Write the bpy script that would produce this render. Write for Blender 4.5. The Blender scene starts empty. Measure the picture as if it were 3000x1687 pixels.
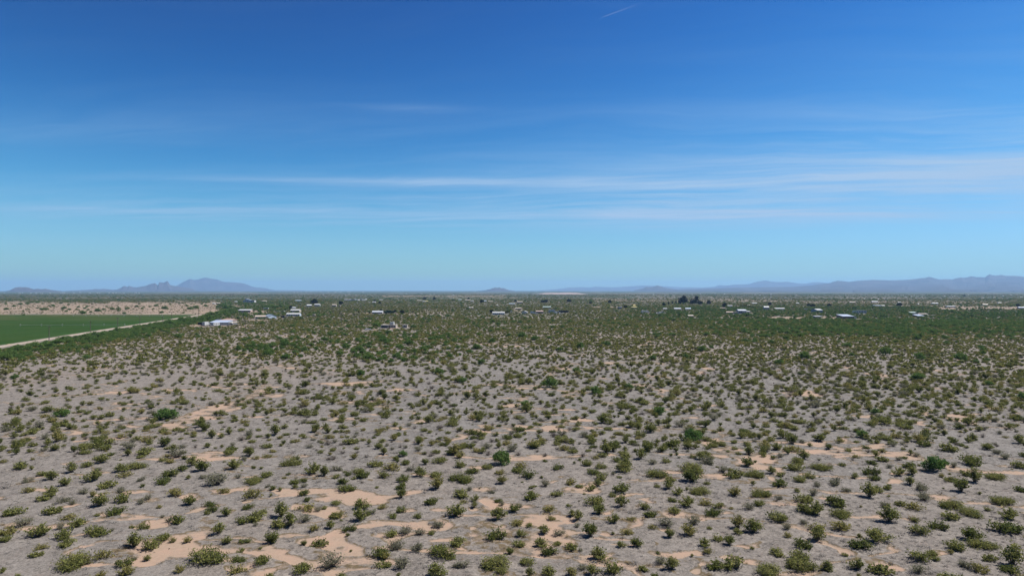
import bpy, bmesh, math, random
import numpy as np
from mathutils import Vector, Matrix

R = math.radians
scene = bpy.context.scene
COL = scene.collection

# ------------------------------------------------------------------ camera
H = 30.0              # drone height above the plain, metres
F = 2000.0            # focal length in photograph pixels (24 mm equivalent, 3000 px wide)
YH = 850.0            # true horizon row
cam_data = bpy.data.cameras.new('camera')
cam_data.sensor_width = 36.0
cam_data.lens = 24.0
cam_data.clip_start = 0.5
cam_data.clip_end = 200000.0
cam = bpy.data.objects.new('camera', cam_data)
cam.location = (0, 0, H)
cam.rotation_euler = (R(90) + (YH - 843.5) / F, 0, 0)
COL.objects.link(cam)
scene.camera = cam

# ------------------------------------------------------------------ light
SUN_AZ, SUN_EL = R(76), R(55)
world = bpy.data.worlds.new('World')
scene.world = world
world.use_nodes = True
wt = world.node_tree
for n in list(wt.nodes):
    wt.nodes.remove(n)


def nd(t, kind, **kw):
    n = t.nodes.new(kind)
    for k, v in kw.items():
        setattr(n, k, v)
    return n


def sock(t, dst, v):
    if isinstance(v, bpy.types.NodeSocket):
        t.links.new(v, dst)
    else:
        dst.default_value = v


def math_n(t, op, a, b=None, c=None, clamp=False):
    n = nd(t, 'ShaderNodeMath', operation=op, use_clamp=clamp)
    for i, v in enumerate((a, b, c)):
        if v is not None:
            sock(t, n.inputs[i], v)
    return n.outputs[0]


def mix_c(t, fac, a, b, blend='MIX'):
    n = nd(t, 'ShaderNodeMix', data_type='RGBA', blend_type=blend)
    sock(t, n.inputs[0], fac)
    sock(t, n.inputs[6], a)
    sock(t, n.inputs[7], b)
    return n.outputs[2]


def smooth(t, v, lo, hi, a=0.0, b=1.0):
    n = nd(t, 'ShaderNodeMapRange', interpolation_type='SMOOTHSTEP')
    sock(t, n.inputs[0], v)
    n.inputs[1].default_value = lo
    n.inputs[2].default_value = hi
    n.inputs[3].default_value = a
    n.inputs[4].default_value = b
    return n.outputs[0]


def noise_n(t, vec, scale, detail=4.0, rough=0.55, dist=0.0):
    n = nd(t, 'ShaderNodeTexNoise')
    if vec is not None:
        t.links.new(vec, n.inputs['Vector'])
    n.inputs['Scale'].default_value = scale
    n.inputs['Detail'].default_value = detail
    n.inputs['Roughness'].default_value = rough
    n.inputs['Distortion'].default_value = dist
    return n.outputs[0]


sky = nd(wt, 'ShaderNodeTexSky', sky_type='NISHITA')
sky.sun_disc = False
sky.sun_elevation = SUN_EL
sky.sun_rotation = SUN_AZ
sky.altitude = 450.0
sky.air_density = 1.0
sky.dust_density = 0.3
sky.ozone_density = 1.0
# thin cirrus, laid out on a flat layer overhead so that it foreshortens toward the horizon
tc = nd(wt, 'ShaderNodeTexCoord')
sep = nd(wt, 'ShaderNodeSeparateXYZ')
wt.links.new(tc.outputs['Generated'], sep.inputs[0])
zc = math_n(wt, 'MAXIMUM', sep.outputs[2], 0.02)
u = math_n(wt, 'DIVIDE', sep.outputs[0], zc)
v = math_n(wt, 'DIVIDE', sep.outputs[1], zc)


def comb(a, b, c=0.0):
    n = nd(wt, 'ShaderNodeCombineXYZ')
    sock(wt, n.inputs[0], a)
    sock(wt, n.inputs[1], b)
    sock(wt, n.inputs[2], c)
    return n.outputs[0]


def blob(cu, cv, ru, rv, tilt):
    """soft elliptical bank of cirrus in layer coordinates"""
    du = math_n(wt, 'SUBTRACT', u, cu)
    dv = math_n(wt, 'SUBTRACT', v, cv)
    dv = math_n(wt, 'SUBTRACT', dv, math_n(wt, 'MULTIPLY', du, tilt))
    a = math_n(wt, 'MULTIPLY', du, 1.0 / ru)
    b = math_n(wt, 'MULTIPLY', dv, 1.0 / rv)
    r2 = math_n(wt, 'ADD', math_n(wt, 'MULTIPLY', a, a), math_n(wt, 'MULTIPLY', b, b))
    return math_n(wt, 'POWER', 2.718, math_n(wt, 'MULTIPLY', r2, -1.0))


warp = noise_n(wt, comb(math_n(wt, 'MULTIPLY', u, 0.35), math_n(wt, 'MULTIPLY', v, 0.35)), 1.0, 3.0)
vt = math_n(wt, 'ADD', v, math_n(wt, 'MULTIPLY', u, 0.20))
streak_v = math_n(wt, 'ADD', math_n(wt, 'MULTIPLY', vt, 1.5), math_n(wt, 'MULTIPLY', warp, 3.2))
streak = noise_n(wt, comb(math_n(wt, 'MULTIPLY', u, 0.26), streak_v), 1.0, 10.0, 0.70)
streak2 = noise_n(wt, comb(math_n(wt, 'MULTIPLY', u, 0.12), math_n(wt, 'MULTIPLY', v, 0.55), 7.3), 1.0, 4.0, 0.55)
wisps = smooth(wt, streak, 0.30, 0.84)
veil = smooth(wt, streak2, 0.38, 0.80)
b1 = blob(4.1, 4.9, 2.5, 1.9, -0.22)
b2 = blob(-0.9, 6.3, 2.0, 0.24, 0.09)
b3 = blob(3.6, 7.9, 4.8, 2.2, -0.08)
b4 = blob(-2.5, 9.2, 6.5, 1.8, 0.1)
b5 = blob(-2.3, 4.4, 1.8, 0.55, -0.12)
b6 = blob(-0.55, 3.75, 0.30, 0.10, 0.1)
bank = math_n(wt, 'ADD', math_n(wt, 'MULTIPLY', b1, 1.1), math_n(wt, 'MULTIPLY', b3, 1.15))
bank = math_n(wt, 'ADD', bank, math_n(wt, 'MULTIPLY', b4, 0.55))
bank = math_n(wt, 'ADD', bank, math_n(wt, 'MULTIPLY', b5, 0.10))
bank = math_n(wt, 'ADD', bank, math_n(wt, 'MULTIPLY', b6, 0.18))
cl = math_n(wt, 'MULTIPLY', bank, math_n(wt, 'ADD', math_n(wt, 'MULTIPLY', wisps, 0.58), math_n(wt, 'MULTIPLY', veil, 0.70)))
cl = math_n(wt, 'ADD', cl, math_n(wt, 'MULTIPLY', b2, math_n(wt, 'ADD', math_n(wt, 'MULTIPLY', wisps, 0.42), 0.16)))
cl = math_n(wt, 'ADD', cl, math_n(wt, 'MULTIPLY', math_n(wt, 'MULTIPLY', wisps, veil), 0.09))
cl = math_n(wt, 'MULTIPLY', cl, smooth(wt, sep.outputs[2], 0.02, 0.10), clamp=True)
cl = math_n(wt, 'MULTIPLY', cl, 1.55, clamp=True)
sky_sat = nd(wt, 'ShaderNodeHueSaturation')
sky_sat.inputs['Saturation'].default_value = 1.22
wt.links.new(sky.outputs[0], sky_sat.inputs['Color'])
# the camera's deep, contrasty rendering of a clear sky: same curve over the whole dome
PIV = (1.98, 3.8, 7.0)
sky_n = mix_c(wt, 1.0, sky_sat.outputs[0], (0.452 / PIV[0], 0.80 / PIV[1], 1.06 / PIV[2], 1), 'MULTIPLY')
sky_g = nd(wt, 'ShaderNodeGamma')
sky_g.inputs['Gamma'].default_value = 2.5
wt.links.new(sky_n, sky_g.inputs['Color'])
sh1 = nd(wt, 'ShaderNodeVectorMath', operation='ADD')
wt.links.new(sky_g.outputs[0], sh1.inputs[0])
sh1.inputs[1].default_value = (1, 1, 1)
sh2 = nd(wt, 'ShaderNodeVectorMath', operation='DIVIDE')
wt.links.new(sky_g.outputs[0], sh2.inputs[0])
wt.links.new(sh1.outputs[0], sh2.inputs[1])
sky_t = mix_c(wt, 1.0, sh2.outputs[0], tuple(2 * p for p in PIV) + (1,), 'MULTIPLY')
sky_c = mix_c(wt, cl, sky_t, (3.6, 5.2, 7.3, 1))
bg = nd(wt, 'ShaderNodeBackground')
bg.inputs['Strength'].default_value = 0.0662
wt.links.new(sky_c, bg.inputs['Color'])
wo = nd(wt, 'ShaderNodeOutputWorld')
wt.links.new(bg.outputs[0], wo.inputs['Surface'])

S = Vector((math.cos(SUN_EL) * math.sin(SUN_AZ), math.cos(SUN_EL) * math.cos(SUN_AZ), math.sin(SUN_EL)))
sun_data = bpy.data.lights.new('sun', 'SUN')
sun_data.energy = 5.0
sun_data.angle = R(0.53)
sun_data.color = (1.0, 0.962, 0.915)
sun = bpy.data.objects.new('sun', sun_data)
sun.rotation_euler = S.to_track_quat('Z', 'Y').to_euler()
sun.location = (0, 0, 200)
COL.objects.link(sun)

scene.render.engine = 'CYCLES'
cy = scene.cycles
cy.max_bounces = 4
cy.diffuse_bounces = 2
cy.glossy_bounces = 1
cy.transmission_bounces = 3
cy.transparent_max_bounces = 8
cy.volume_bounces = 0
cy.sample_clamp_indirect = 4.0
cy.use_denoising = True
cy.denoiser = 'OPENIMAGEDENOISE'
cy.denoising_input_passes = 'RGB_ALBEDO_NORMAL'
cy.denoising_prefilter = 'ACCURATE'
cy.caustics_reflective = False
cy.caustics_refractive = False
vs = scene.view_settings
vs.view_transform = 'Standard'
vs.look = 'None'
vs.exposure = 0.75
vs.gamma = 1.0
vs.use_curve_mapping = False

HAZE_DENSITY = 4.2e-5
HAZE_COLOR = (0.39, 0.66, 1.0)
ALB = 0.683          # the photograph is exposed about a third of a stop up; surfaces keep their true tone

# ------------------------------------------------------------------ numeric helpers
rng = np.random.default_rng(20230)
random.seed(5)


def _h(ix, iy, seed):
    n = (ix.astype(np.int64) * 374761393 + iy.astype(np.int64) * 668265263 + seed * 1442695041) & 0xFFFFFFFF
    n = ((n ^ (n >> 13)) * 1274126177) & 0xFFFFFFFF
    n = n ^ (n >> 16)
    return (n & 0xFFFF) / 65535.0


def vn(x, y, seed=0):
    """value noise 0..1"""
    x = np.asarray(x, float)
    y = np.asarray(y, float)
    ix, iy = np.floor(x), np.floor(y)
    fx, fy = x - ix, y - iy
    fx = fx * fx * fx * (fx * (fx * 6 - 15) + 10)
    fy = fy * fy * fy * (fy * (fy * 6 - 15) + 10)
    ix, iy = ix.astype(np.int64), iy.astype(np.int64)
    a, b = _h(ix, iy, seed), _h(ix + 1, iy, seed)
    c, d = _h(ix, iy + 1, seed), _h(ix + 1, iy + 1, seed)
    return (a * (1 - fx) + b * fx) * (1 - fy) + (c * (1 - fx) + d * fx) * fy


def fbm(x, y, seed=0, octv=4, gain=0.5):
    s, a, t = 0.0, 1.0, 0.0
    x = np.asarray(x, float)
    y = np.asarray(y, float)
    for i in range(octv):
        s = s + a * vn(x, y, seed + i * 17)
        t += a
        a *= gain
        x, y = x * 2.03 + 5.1, y * 2.03 - 3.7
    return s / t


def sst(v, lo, hi):
    t = np.clip((np.asarray(v, float) - lo) / (hi - lo), 0, 1)
    return t * t * (3 - 2 * t)


def at(px, py):
    """a spot on the plain from its place in the photograph"""
    d = H * F / (py - YH)
    return (px - 1500.0) / F * d, d


def to_px(x, y):
    y = np.maximum(np.asarray(y, float), 1.0)
    return 1500.0 + np.asarray(x) / y * F, YH + H * F / y


# bare sandy patches: centre and half-size in photograph pixels
SAND = [
 (440,1530,90,20),(530,1590,150,32),(455,1640,100,22),(610,1618,130,22),(790,1625,90,14),(870,1640,110,14),(735,1675,45,20),
 (560,1450,80,10),(690,1433,60,10),(820,1443,120,10),(685,1478,30,9),(935,1452,60,12),(890,1490,70,8),(960,1500,50,12),
 (820,1566,60,12),(900,1583,60,16),(985,1570,45,15),(993,1455,110,13),(1110,1450,60,16),(1086,1473,110,14),(1016,1500,70,11),
 (1203,1445,45,9),(1284,1501,55,11),(1238,1536,60,9),(1168,1550,80,9),(1040,1585,110,14),(1050,1611,60,17),(980,1574,60,13),
 (1296,1578,50,12),(1354,1611,25,8),(1400,1630,30,6),(1412,1429,70,13),(1447,1466,60,15),(1390,1499,40,8),(1384,1532,25,6),
 (1214,1394,30,7),(912,1641,40,14),(1493,1476,70,11),(1563,1490,60,13),(1633,1522,70,15),(1668,1543,40,14),(1750,1548,60,9),
 (1773,1567,40,8),(1610,1399,50,6),(1726,1406,30,5),(1866,1464,60,7),(1854,1404,40,4),(1820,1520,35,5),(1877,1538,25,5),
 (1866,1630,110,12),(1773,1602,30,6),(1960,1637,50,10),(1726,1655,30,8),(1668,1569,25,22),(1977,1388,40,6),(1923,1462,35,7),
 (2093,1527,45,7),(2145,1480,30,9),(2156,1506,40,5),(2238,1492,30,5),(2168,1371,40,6),(2296,1376,40,7),(2256,1406,40,7),
 (2308,1487,50,6),(2221,1599,55,8),(2138,1630,50,11),(2238,1641,90,8),(1970,1636,60,10),(2028,1676,60,10),(2478,1622,35,13),
 (2436,1397,50,5),(2436,1601,40,5),(2528,1511,60,6),(2505,1625,60,14),(2563,1648,60,10),(2777,1625,35,8),(2598,1385,45,6),
 (2633,1415,45,7),(2908,1487,40,4),(1398,1258,65,8),(1689,1248,50,4),(2201,1333,60,8),(1980,1165,40,4),(1141,1252,35,5),
 (1817,1324,40,5),(501,1345,60,7),(130,1385,50,5),(90,1440,60,5),(200,1475,60,6),(310,1450,40,5),(380,1440,50,6),(330,1510,60,6),
 (60,1560,50,6),(250,1560,60,7),(230,1610,50,8),(300,1660,60,9),(1310,1205,40,3),(1640,1215,50,4),(2060,1190,40,3),(1500,1340,35,4),
 (1070,1330,40,4),(760,1390,50,5),(920,1395,40,4),(620,1270,40,3),(240,1290,40,3),(2560,1190,40,4),(2540,1215,45,5),(2860,1210,40,4),
 (2720,1300,40,4),(2420,1250,30,3),(1900,1000,30,2),(2010,985,40,2),(700,1180,40,3),(350,1180,50,3),(1760,1110,30,3),
]
_sw = []
for (sx, sy, srx, sry) in SAND:
    cx, cy_ = at(sx, sy)
    ex = srx / F * cy_
    ey = 0.5 * (at(sx, sy - sry)[1] - at(sx, sy + sry)[1])
    _sw.append((cx, cy_, ex, max(ey, 0.9)))


def sand_field(x, y):
    """>0 on bare sand, <0 on the grey crust; smooth enough to cut an edge from"""
    x = np.asarray(x, float)
    y = np.asarray(y, float)
    wx = x + (fbm(x * 0.11, y * 0.13, 3, 4) - 0.5) * 13.0
    wy = y + (fbm(x * 0.11, y * 0.13, 9, 4) - 0.5) * 9.0
    acc = np.zeros(x.shape)
    for (cx, cy_, ex, ey) in _sw:
        m = (np.abs(wx - cx) < ex * 2.0) & (np.abs(wy - cy_) < ey * 2.0)
        if not m.any():
            continue
        r2 = ((wx[m] - cx) / ex) ** 2 + ((wy[m] - cy_) / ey) ** 2
        acc[m] += np.exp(-1.25 * r2)
    f = np.minimum(acc, 1.3) * 1.35 - 0.81
    n = fbm(x * 0.055 + 11, y * 0.05, 41, 5)
    f = np.maximum(f, (n - 0.77) * 5.0)
    # thin rills of sand between the crust plates
    rill = 1 - np.abs(fbm(x * 0.035 + 3, y * 0.085, 47, 4) - 0.5) * 2
    f = np.maximum(f, (rill - 0.972) * 9.0 + (fbm(x * 0.06, y * 0.06, 49, 2) - 0.62) * 1.2)
    return np.clip(f + (fbm(x * 0.33, y * 0.42, 77, 5) - 0.5) * 1.1, -1, 1)


def height(x, y):
    x = np.asarray(x, float)
    y = np.asarray(y, float)
    r = np.hypot(x, y)
    near = 1 - sst(r, 200, 380)
    s = sst(sand_field(x, y), -0.12, 0.12)
    z = (1 - s) * 0.13 + (fbm(x * 0.03, y * 0.03, 5, 3) - 0.5) * 0.7 + (vn(x * 0.9, y * 0.9, 8) - 0.5) * 0.10 * (1 - s)
    return z * near


def seg_dist(x, y, pts):
    d = np.full(np.shape(x), 1e9)
    for (ax, ay), (bx, by) in zip(pts[:-1], pts[1:]):
        vx, vy = bx - ax, by - ay
        t = np.clip(((x - ax) * vx + (y - ay) * vy) / (vx * vx + vy * vy), 0, 1)
        d = np.minimum(d, np.hypot(x - ax - t * vx, y - ay - t * vy))
    return d


# farm track beside the green field, straight in plan
ROAD0, ROAD1 = Vector((-238, 216, 0)), Vector((-394, 900, 0))
ROAD_N = Vector((-(ROAD1 - ROAD0).y, (ROAD1 - ROAD0).x, 0)).normalized()      # points away to the field side


def road_side(x, y):
    """metres from the track; positive on the field side"""
    return (np.asarray(x) - ROAD0.x) * ROAD_N.x + (np.asarray(y) - ROAD0.y) * ROAD_N.y


if road_side(-1000, 500) < 0:
    ROAD_N = -ROAD_N
FIELD_FAR = at(300, 922.5)[1]      # far edge of the crop


# bare strips and fallow ground on the plain, boxes in photograph pixels (x0, x1, y0, y1, strength)
BARE = [
 (-400, 640, 884, 921, 1.0), (480, 720, 893, 903, 0.7), (1115, 1480, 865, 870.5, 0.5), (1290, 1520, 874.5, 877, 0.5),
 (1740, 2330, 876, 885, 0.55), (2330, 3100, 880, 884.5, 0.5), (2350, 2960, 884, 890, 0.55), (2750, 3100, 898, 907, 0.9), (2560, 2860, 893.5, 898, 0.6),
 (2255, 2362, 928.5, 935, 1.0), (2400, 2460, 927, 933, 0.9), (1735, 1830, 898, 901.5, 0.8), (470, 600, 950, 957, 1.0), (640, 740, 950, 956, 0.5),
 (725, 790, 910, 920, 0.7), (1000, 1240, 917.5, 921, 0.7), (1500, 1530, 901, 915, 0.5), (1225, 1330, 906, 930, 0.35), (1040, 1090, 916, 921, 0.8),
 (720, 790, 936, 940, 0.9), (1400, 1530, 871, 873, 0.5), (2450, 2560, 934, 945, 0.35), (2620, 2760, 935, 950, 0.35), (2870, 2960, 935, 970, 0.3),
 (1590, 1700, 899, 902, 0.3), (1700, 1900, 860, 862, 0.4), (1890, 2020, 932, 936, 0.2),
]


def bare_mask(x, y):
    px, py = to_px(x, y)
    out = np.zeros(np.shape(x))
    jx = (fbm(x * 0.02, y * 0.02, 61, 3) - 0.5) * 60
    for (x0, x1, y0, y1, s) in BARE:
        jy = (fbm(px * 0.03, py * 0.3, 63, 3) - 0.5) * (y1 - y0) * 0.5
        e = (y1 - y0) * 0.15
        m = sst(px + jx * 0.4, x0 - 8, x0 + 8) * (1 - sst(px + jx * 0.4, x1 - 8, x1 + 8)) * sst(py + jy, y0 - e, y0 + e) * (1 - sst(py + jy, y1 - e, y1 + e))
        out = np.maximum(out, m * s)
    return out * (np.asarray(y) > 100)


# ------------------------------------------------------------------ materials
MATS = {}


def new_mat(name):
    m = bpy.data.materials.new(name)
    m.use_nodes = True
    t = m.node_tree
    for n in list(t.nodes):
        t.nodes.remove(n)
    return m, t, nd(t, 'ShaderNodeOutputMaterial')


def paint(name, rgb, rough=0.6, var=0.18, scale=0.8, metal=0.0):
    """a plain weathered surface with uneven tone"""
    if name in MATS:
        return MATS[name]
    m, t, out = new_mat(name)
    p = nd(t, 'ShaderNodeBsdfPrincipled')
    tcn = nd(t, 'ShaderNodeTexCoord')
    n = noise_n(t, tcn.outputs['Object'], scale, 5.0, 0.6)
    k = smooth(t, n, 0.25, 0.75, 1 - var, 1 + var)
    c = nd(t, 'ShaderNodeVectorMath', operation='SCALE')
    c.inputs[0].default_value = tuple(v * ALB for v in rgb)
    t.links.new(k, c.inputs['Scale'])
    t.links.new(c.outputs[0], p.inputs['Base Color'])
    p.inputs['Roughness'].default_value = rough
    p.inputs['Metallic'].default_value = metal
    t.links.new(p.outputs[0], out.inputs['Surface'])
    MATS[name] = m
    return m


def leaf_mat(name, dark, light, tip, trans=0.25):
    m, t, out = new_mat(name)
    oi = nd(t, 'ShaderNodeObjectInfo')
    av = nd(t, 'ShaderNodeAttribute', attribute_name='lv')
    base = mix_c(t, oi.outputs['Random'], dark, light)
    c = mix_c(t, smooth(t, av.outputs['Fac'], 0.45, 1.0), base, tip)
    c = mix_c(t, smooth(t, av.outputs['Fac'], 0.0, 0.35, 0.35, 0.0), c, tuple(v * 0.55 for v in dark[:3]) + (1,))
    c = mix_c(t, 1.0, c, (ALB, ALB, ALB, 1), 'MULTIPLY')
    dif = nd(t, 'ShaderNodeBsdfDiffuse')
    tr = nd(t, 'ShaderNodeBsdfTranslucent')
    t.links.new(c, dif.inputs['Color'])
    t.links.new(c, tr.inputs['Color'])
    mx = nd(t, 'ShaderNodeMixShader')
    mx.inputs[0].default_value = trans
    t.links.new(dif.outputs[0], mx.inputs[1])
    t.links.new(tr.outputs[0], mx.inputs[2])
    t.links.new(mx.outputs[0], out.inputs['Surface'])
    MATS[name] = m
    return m


def C4(r, g, b):
    return (r, g, b, 1.0)


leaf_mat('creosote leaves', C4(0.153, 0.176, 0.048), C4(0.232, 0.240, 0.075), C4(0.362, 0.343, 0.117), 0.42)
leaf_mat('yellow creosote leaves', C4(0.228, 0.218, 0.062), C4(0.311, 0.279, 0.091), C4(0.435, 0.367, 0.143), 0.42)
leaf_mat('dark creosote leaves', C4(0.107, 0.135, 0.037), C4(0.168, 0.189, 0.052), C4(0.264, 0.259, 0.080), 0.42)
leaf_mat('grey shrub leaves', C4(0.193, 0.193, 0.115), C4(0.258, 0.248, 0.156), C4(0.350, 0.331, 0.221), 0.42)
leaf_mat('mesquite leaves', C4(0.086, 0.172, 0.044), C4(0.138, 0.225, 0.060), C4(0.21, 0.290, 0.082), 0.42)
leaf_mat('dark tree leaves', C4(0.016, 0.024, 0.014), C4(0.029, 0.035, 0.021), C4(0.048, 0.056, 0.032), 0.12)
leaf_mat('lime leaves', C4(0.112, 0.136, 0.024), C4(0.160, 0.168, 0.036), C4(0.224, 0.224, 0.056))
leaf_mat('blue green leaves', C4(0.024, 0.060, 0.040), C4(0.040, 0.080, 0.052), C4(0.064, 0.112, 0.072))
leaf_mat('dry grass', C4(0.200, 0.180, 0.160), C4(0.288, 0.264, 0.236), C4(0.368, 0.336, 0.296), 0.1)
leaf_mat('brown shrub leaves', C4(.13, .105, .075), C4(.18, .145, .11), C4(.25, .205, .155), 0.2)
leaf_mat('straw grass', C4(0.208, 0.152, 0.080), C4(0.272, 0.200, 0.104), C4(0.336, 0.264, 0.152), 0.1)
paint('twig', (.13, .108, .09), .9)
paint('bark', (.085, .068, .052), .9)


def ground_mat():
    m, t, out = new_mat('desert soil')
    p = nd(t, 'ShaderNodeBsdfPrincipled')
    p.inputs['Roughness'].default_value = 0.95
    p.inputs['Specular IOR Level'].default_value = 0.1
    geo = nd(t, 'ShaderNodeNewGeometry')
    pos = geo.outputs['Position']
    base = nd(t, 'ShaderNodeAttribute', attribute_name='soil').outputs['Color']
    sf = nd(t, 'ShaderNodeAttribute', attribute_name='sandf').outputs['Fac']
    near = nd(t, 'ShaderNodeAttribute', attribute_name='near').outputs['Fac']
    fine = noise_n(t, pos, 2.6, 6.0, 0.68, 0.4)
    edge = noise_n(t, pos, 0.9, 5.0, 0.65, 0.6)
    f = math_n(t, 'ADD', sf, math_n(t, 'MULTIPLY', math_n(t, 'SUBTRACT', edge, 0.5), 0.75))
    sand = smooth(t, math_n(t, 'ADD', f, math_n(t, 'MULTIPLY', math_n(t, 'SUBTRACT', fine, 0.5), 0.5)), -0.20, 0.28)
    # woolly dead grass and gravel on the grey crust
    mp = nd(t, 'ShaderNodeMapping')
    mp.inputs['Scale'].default_value = (1.0, 0.8, 1.0)
    t.links.new(pos, mp.inputs['Vector'])
    wool = noise_n(t, mp.outputs[0], 1.7, 6.0, 0.78, 1.8)
    blot = noise_n(t, pos, 0.33, 4.0, 0.6)
    k = math_n(t, 'ADD', smooth(t, wool, 0.25, 0.78, 0.50, 1.50), smooth(t, blot, 0.3, 0.7, -0.16, 0.16))
    k = math_n(t, 'ADD', k, smooth(t, fine, 0.3, 0.7, -0.14, 0.14))
    far_k = noise_n(t, pos, 0.02, 6.0, 0.7)
    k2 = smooth(t, far_k, 0.25, 0.75, 0.68, 1.32)
    kk = nd(t, 'ShaderNodeMix', data_type='FLOAT')
    t.links.new(near, kk.inputs[0])
    t.links.new(k2, kk.inputs[2])
    t.links.new(k, kk.inputs[3])
    sc = nd(t, 'ShaderNodeVectorMath', operation='SCALE')
    t.links.new(base, sc.inputs[0])
    t.links.new(kk.outputs[0], sc.inputs['Scale'])
    crust = sc.outputs[0]
    # scattered reddish litter and pale wisps
    lit = smooth(t, noise_n(t, pos, 0.42, 6.0, 0.72, 0.8), 0.54, 0.68)
    crust = mix_c(t, math_n(t, 'MULTIPLY', lit, math_n(t, 'MULTIPLY', near, 0.40)), crust, C4(0.160, 0.116, 0.092))
    pale = smooth(t, noise_n(t, pos, 1.0, 6.0, 0.74, 2.0), 0.57, 0.72)
    crust = mix_c(t, math_n(t, 'MULTIPLY', pale, math_n(t, 'MULTIPLY', near, 0.55)), crust, C4(0.344, 0.316, 0.292))
    sandc = mix_c(t, smooth(t, fine, 0.3, 0.7), C4(.335, .242, .172), C4(.40, .297, .217))
    sandc = mix_c(t, smooth(t, blot, 0.35, 0.75), sandc, C4(.42, .285, .205))
    sandc = mix_c(t, smooth(t, noise_n(t, pos, 1.2, 6.0, 0.75, 1.0), 0.60, 0.72, 0.0, 0.55), sandc, C4(0.216, 0.164, 0.132))
    # crumbling litter rim between crust and sand
    r1 = smooth(t, f, -0.26, -0.08)
    r2 = smooth(t, f, 0.12, -0.03)
    rim = math_n(t, 'MULTIPLY', math_n(t, 'MULTIPLY', r1, r2), smooth(t, edge, 0.38, 0.56, 0.0, 0.9))
    col = mix_c(t, sand, crust, sandc)
    col = mix_c(t, math_n(t, 'MULTIPLY', rim, near), col, C4(0.136, 0.100, 0.052))
    col = mix_c(t, 1.0, col, (ALB, ALB, ALB, 1), 'MULTIPLY')
    t.links.new(col, p.inputs['Base Color'])
    b = nd(t, 'ShaderNodeBump')
    b.inputs['Distance'].default_value = 0.16
    hgt = math_n(t, 'ADD', math_n(t, 'MULTIPLY', wool, 0.8), math_n(t, 'MULTIPLY', fine, 0.5))
    hgt = math_n(t, 'MULTIPLY', hgt, math_n(t, 'SUBTRACT', 1.0, math_n(t, 'MULTIPLY', sand, 0.75)))
    t.links.new(hgt, b.inputs['Height'])
    t.links.new(math_n(t, 'MULTIPLY', near, 0.55), b.inputs['Strength'])
    t.links.new(b.outputs[0], p.inputs['Normal'])
    t.links.new(p.outputs[0], out.inputs['Surface'])
    return m


def rock_mat(name, a, b, scale):
    m, t, out = new_mat(name)
    p = nd(t, 'ShaderNodeBsdfPrincipled')
    p.inputs['Roughness'].default_value = 1.0
    p.inputs['Specular IOR Level'].default_value = 0.0
    geo = nd(t, 'ShaderNodeNewGeometry')
    n = noise_n(t, geo.outputs['Position'], scale, 8.0, 0.65)
    t.links.new(mix_c(t, smooth(t, n, 0.3, 0.7), a, b), p.inputs['Base Color'])
    t.links.new(p.outputs[0], out.inputs['Surface'])
    return m


# ------------------------------------------------------------------ mesh helpers
def put(name, me, parent=None, mat=None, loc=None, kind=None):
    o = bpy.data.objects.new(name, me)
    COL.objects.link(o)
    if mat is not None and me is not None and not me.materials:
        me.materials.append(mat)
    if parent is not None:
        o.parent = parent
    if loc is not None:
        o.location = loc
    if kind:
        o['kind'] = kind
    return o


def tag(o, label, cat, group=None):
    o['label'] = label
    o['category'] = cat
    if group:
        o['group'] = group
    return o


def thing(name, label, cat, loc, rz=0.0, group=None, scale=1.0):
    o = put(name, None, loc=loc)
    o.rotation_euler = (0, 0, rz)
    if scale != 1.0:
        o.scale = (scale,) * 3
    o.empty_display_size = 0.1
    return tag(o, label, cat, group)


def quads_mesh(name, verts, quads, attrs=None, smooth_shade=False):
    """numpy mesh of quads"""
    me = bpy.data.meshes.new(name)
    verts = np.asarray(verts, np.float32)
    quads = np.asarray(quads, np.int32)
    me.vertices.add(len(verts))
    me.vertices.foreach_set('co', verts.ravel())
    k = quads.shape[1]
    me.loops.add(quads.size)
    me.loops.foreach_set('vertex_index', quads.ravel())
    me.polygons.add(len(quads))
    me.polygons.foreach_set('loop_start', np.arange(len(quads), dtype=np.int32) * k)
    me.polygons.foreach_set('loop_total', np.full(len(quads), k, np.int32))
    if smooth_shade:
        me.polygons.foreach_set('use_smooth', np.ones(len(quads), bool))
    me.update(calc_edges=True)
    for an, (typ, dom, arr) in (attrs or {}).items():
        a = me.attributes.new(an, typ, dom)
        key = 'color' if typ == 'FLOAT_COLOR' else ('vector' if typ == 'FLOAT_VECTOR' else 'value')
        a.data.foreach_set(key, np.asarray(arr).ravel())
    return me


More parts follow.
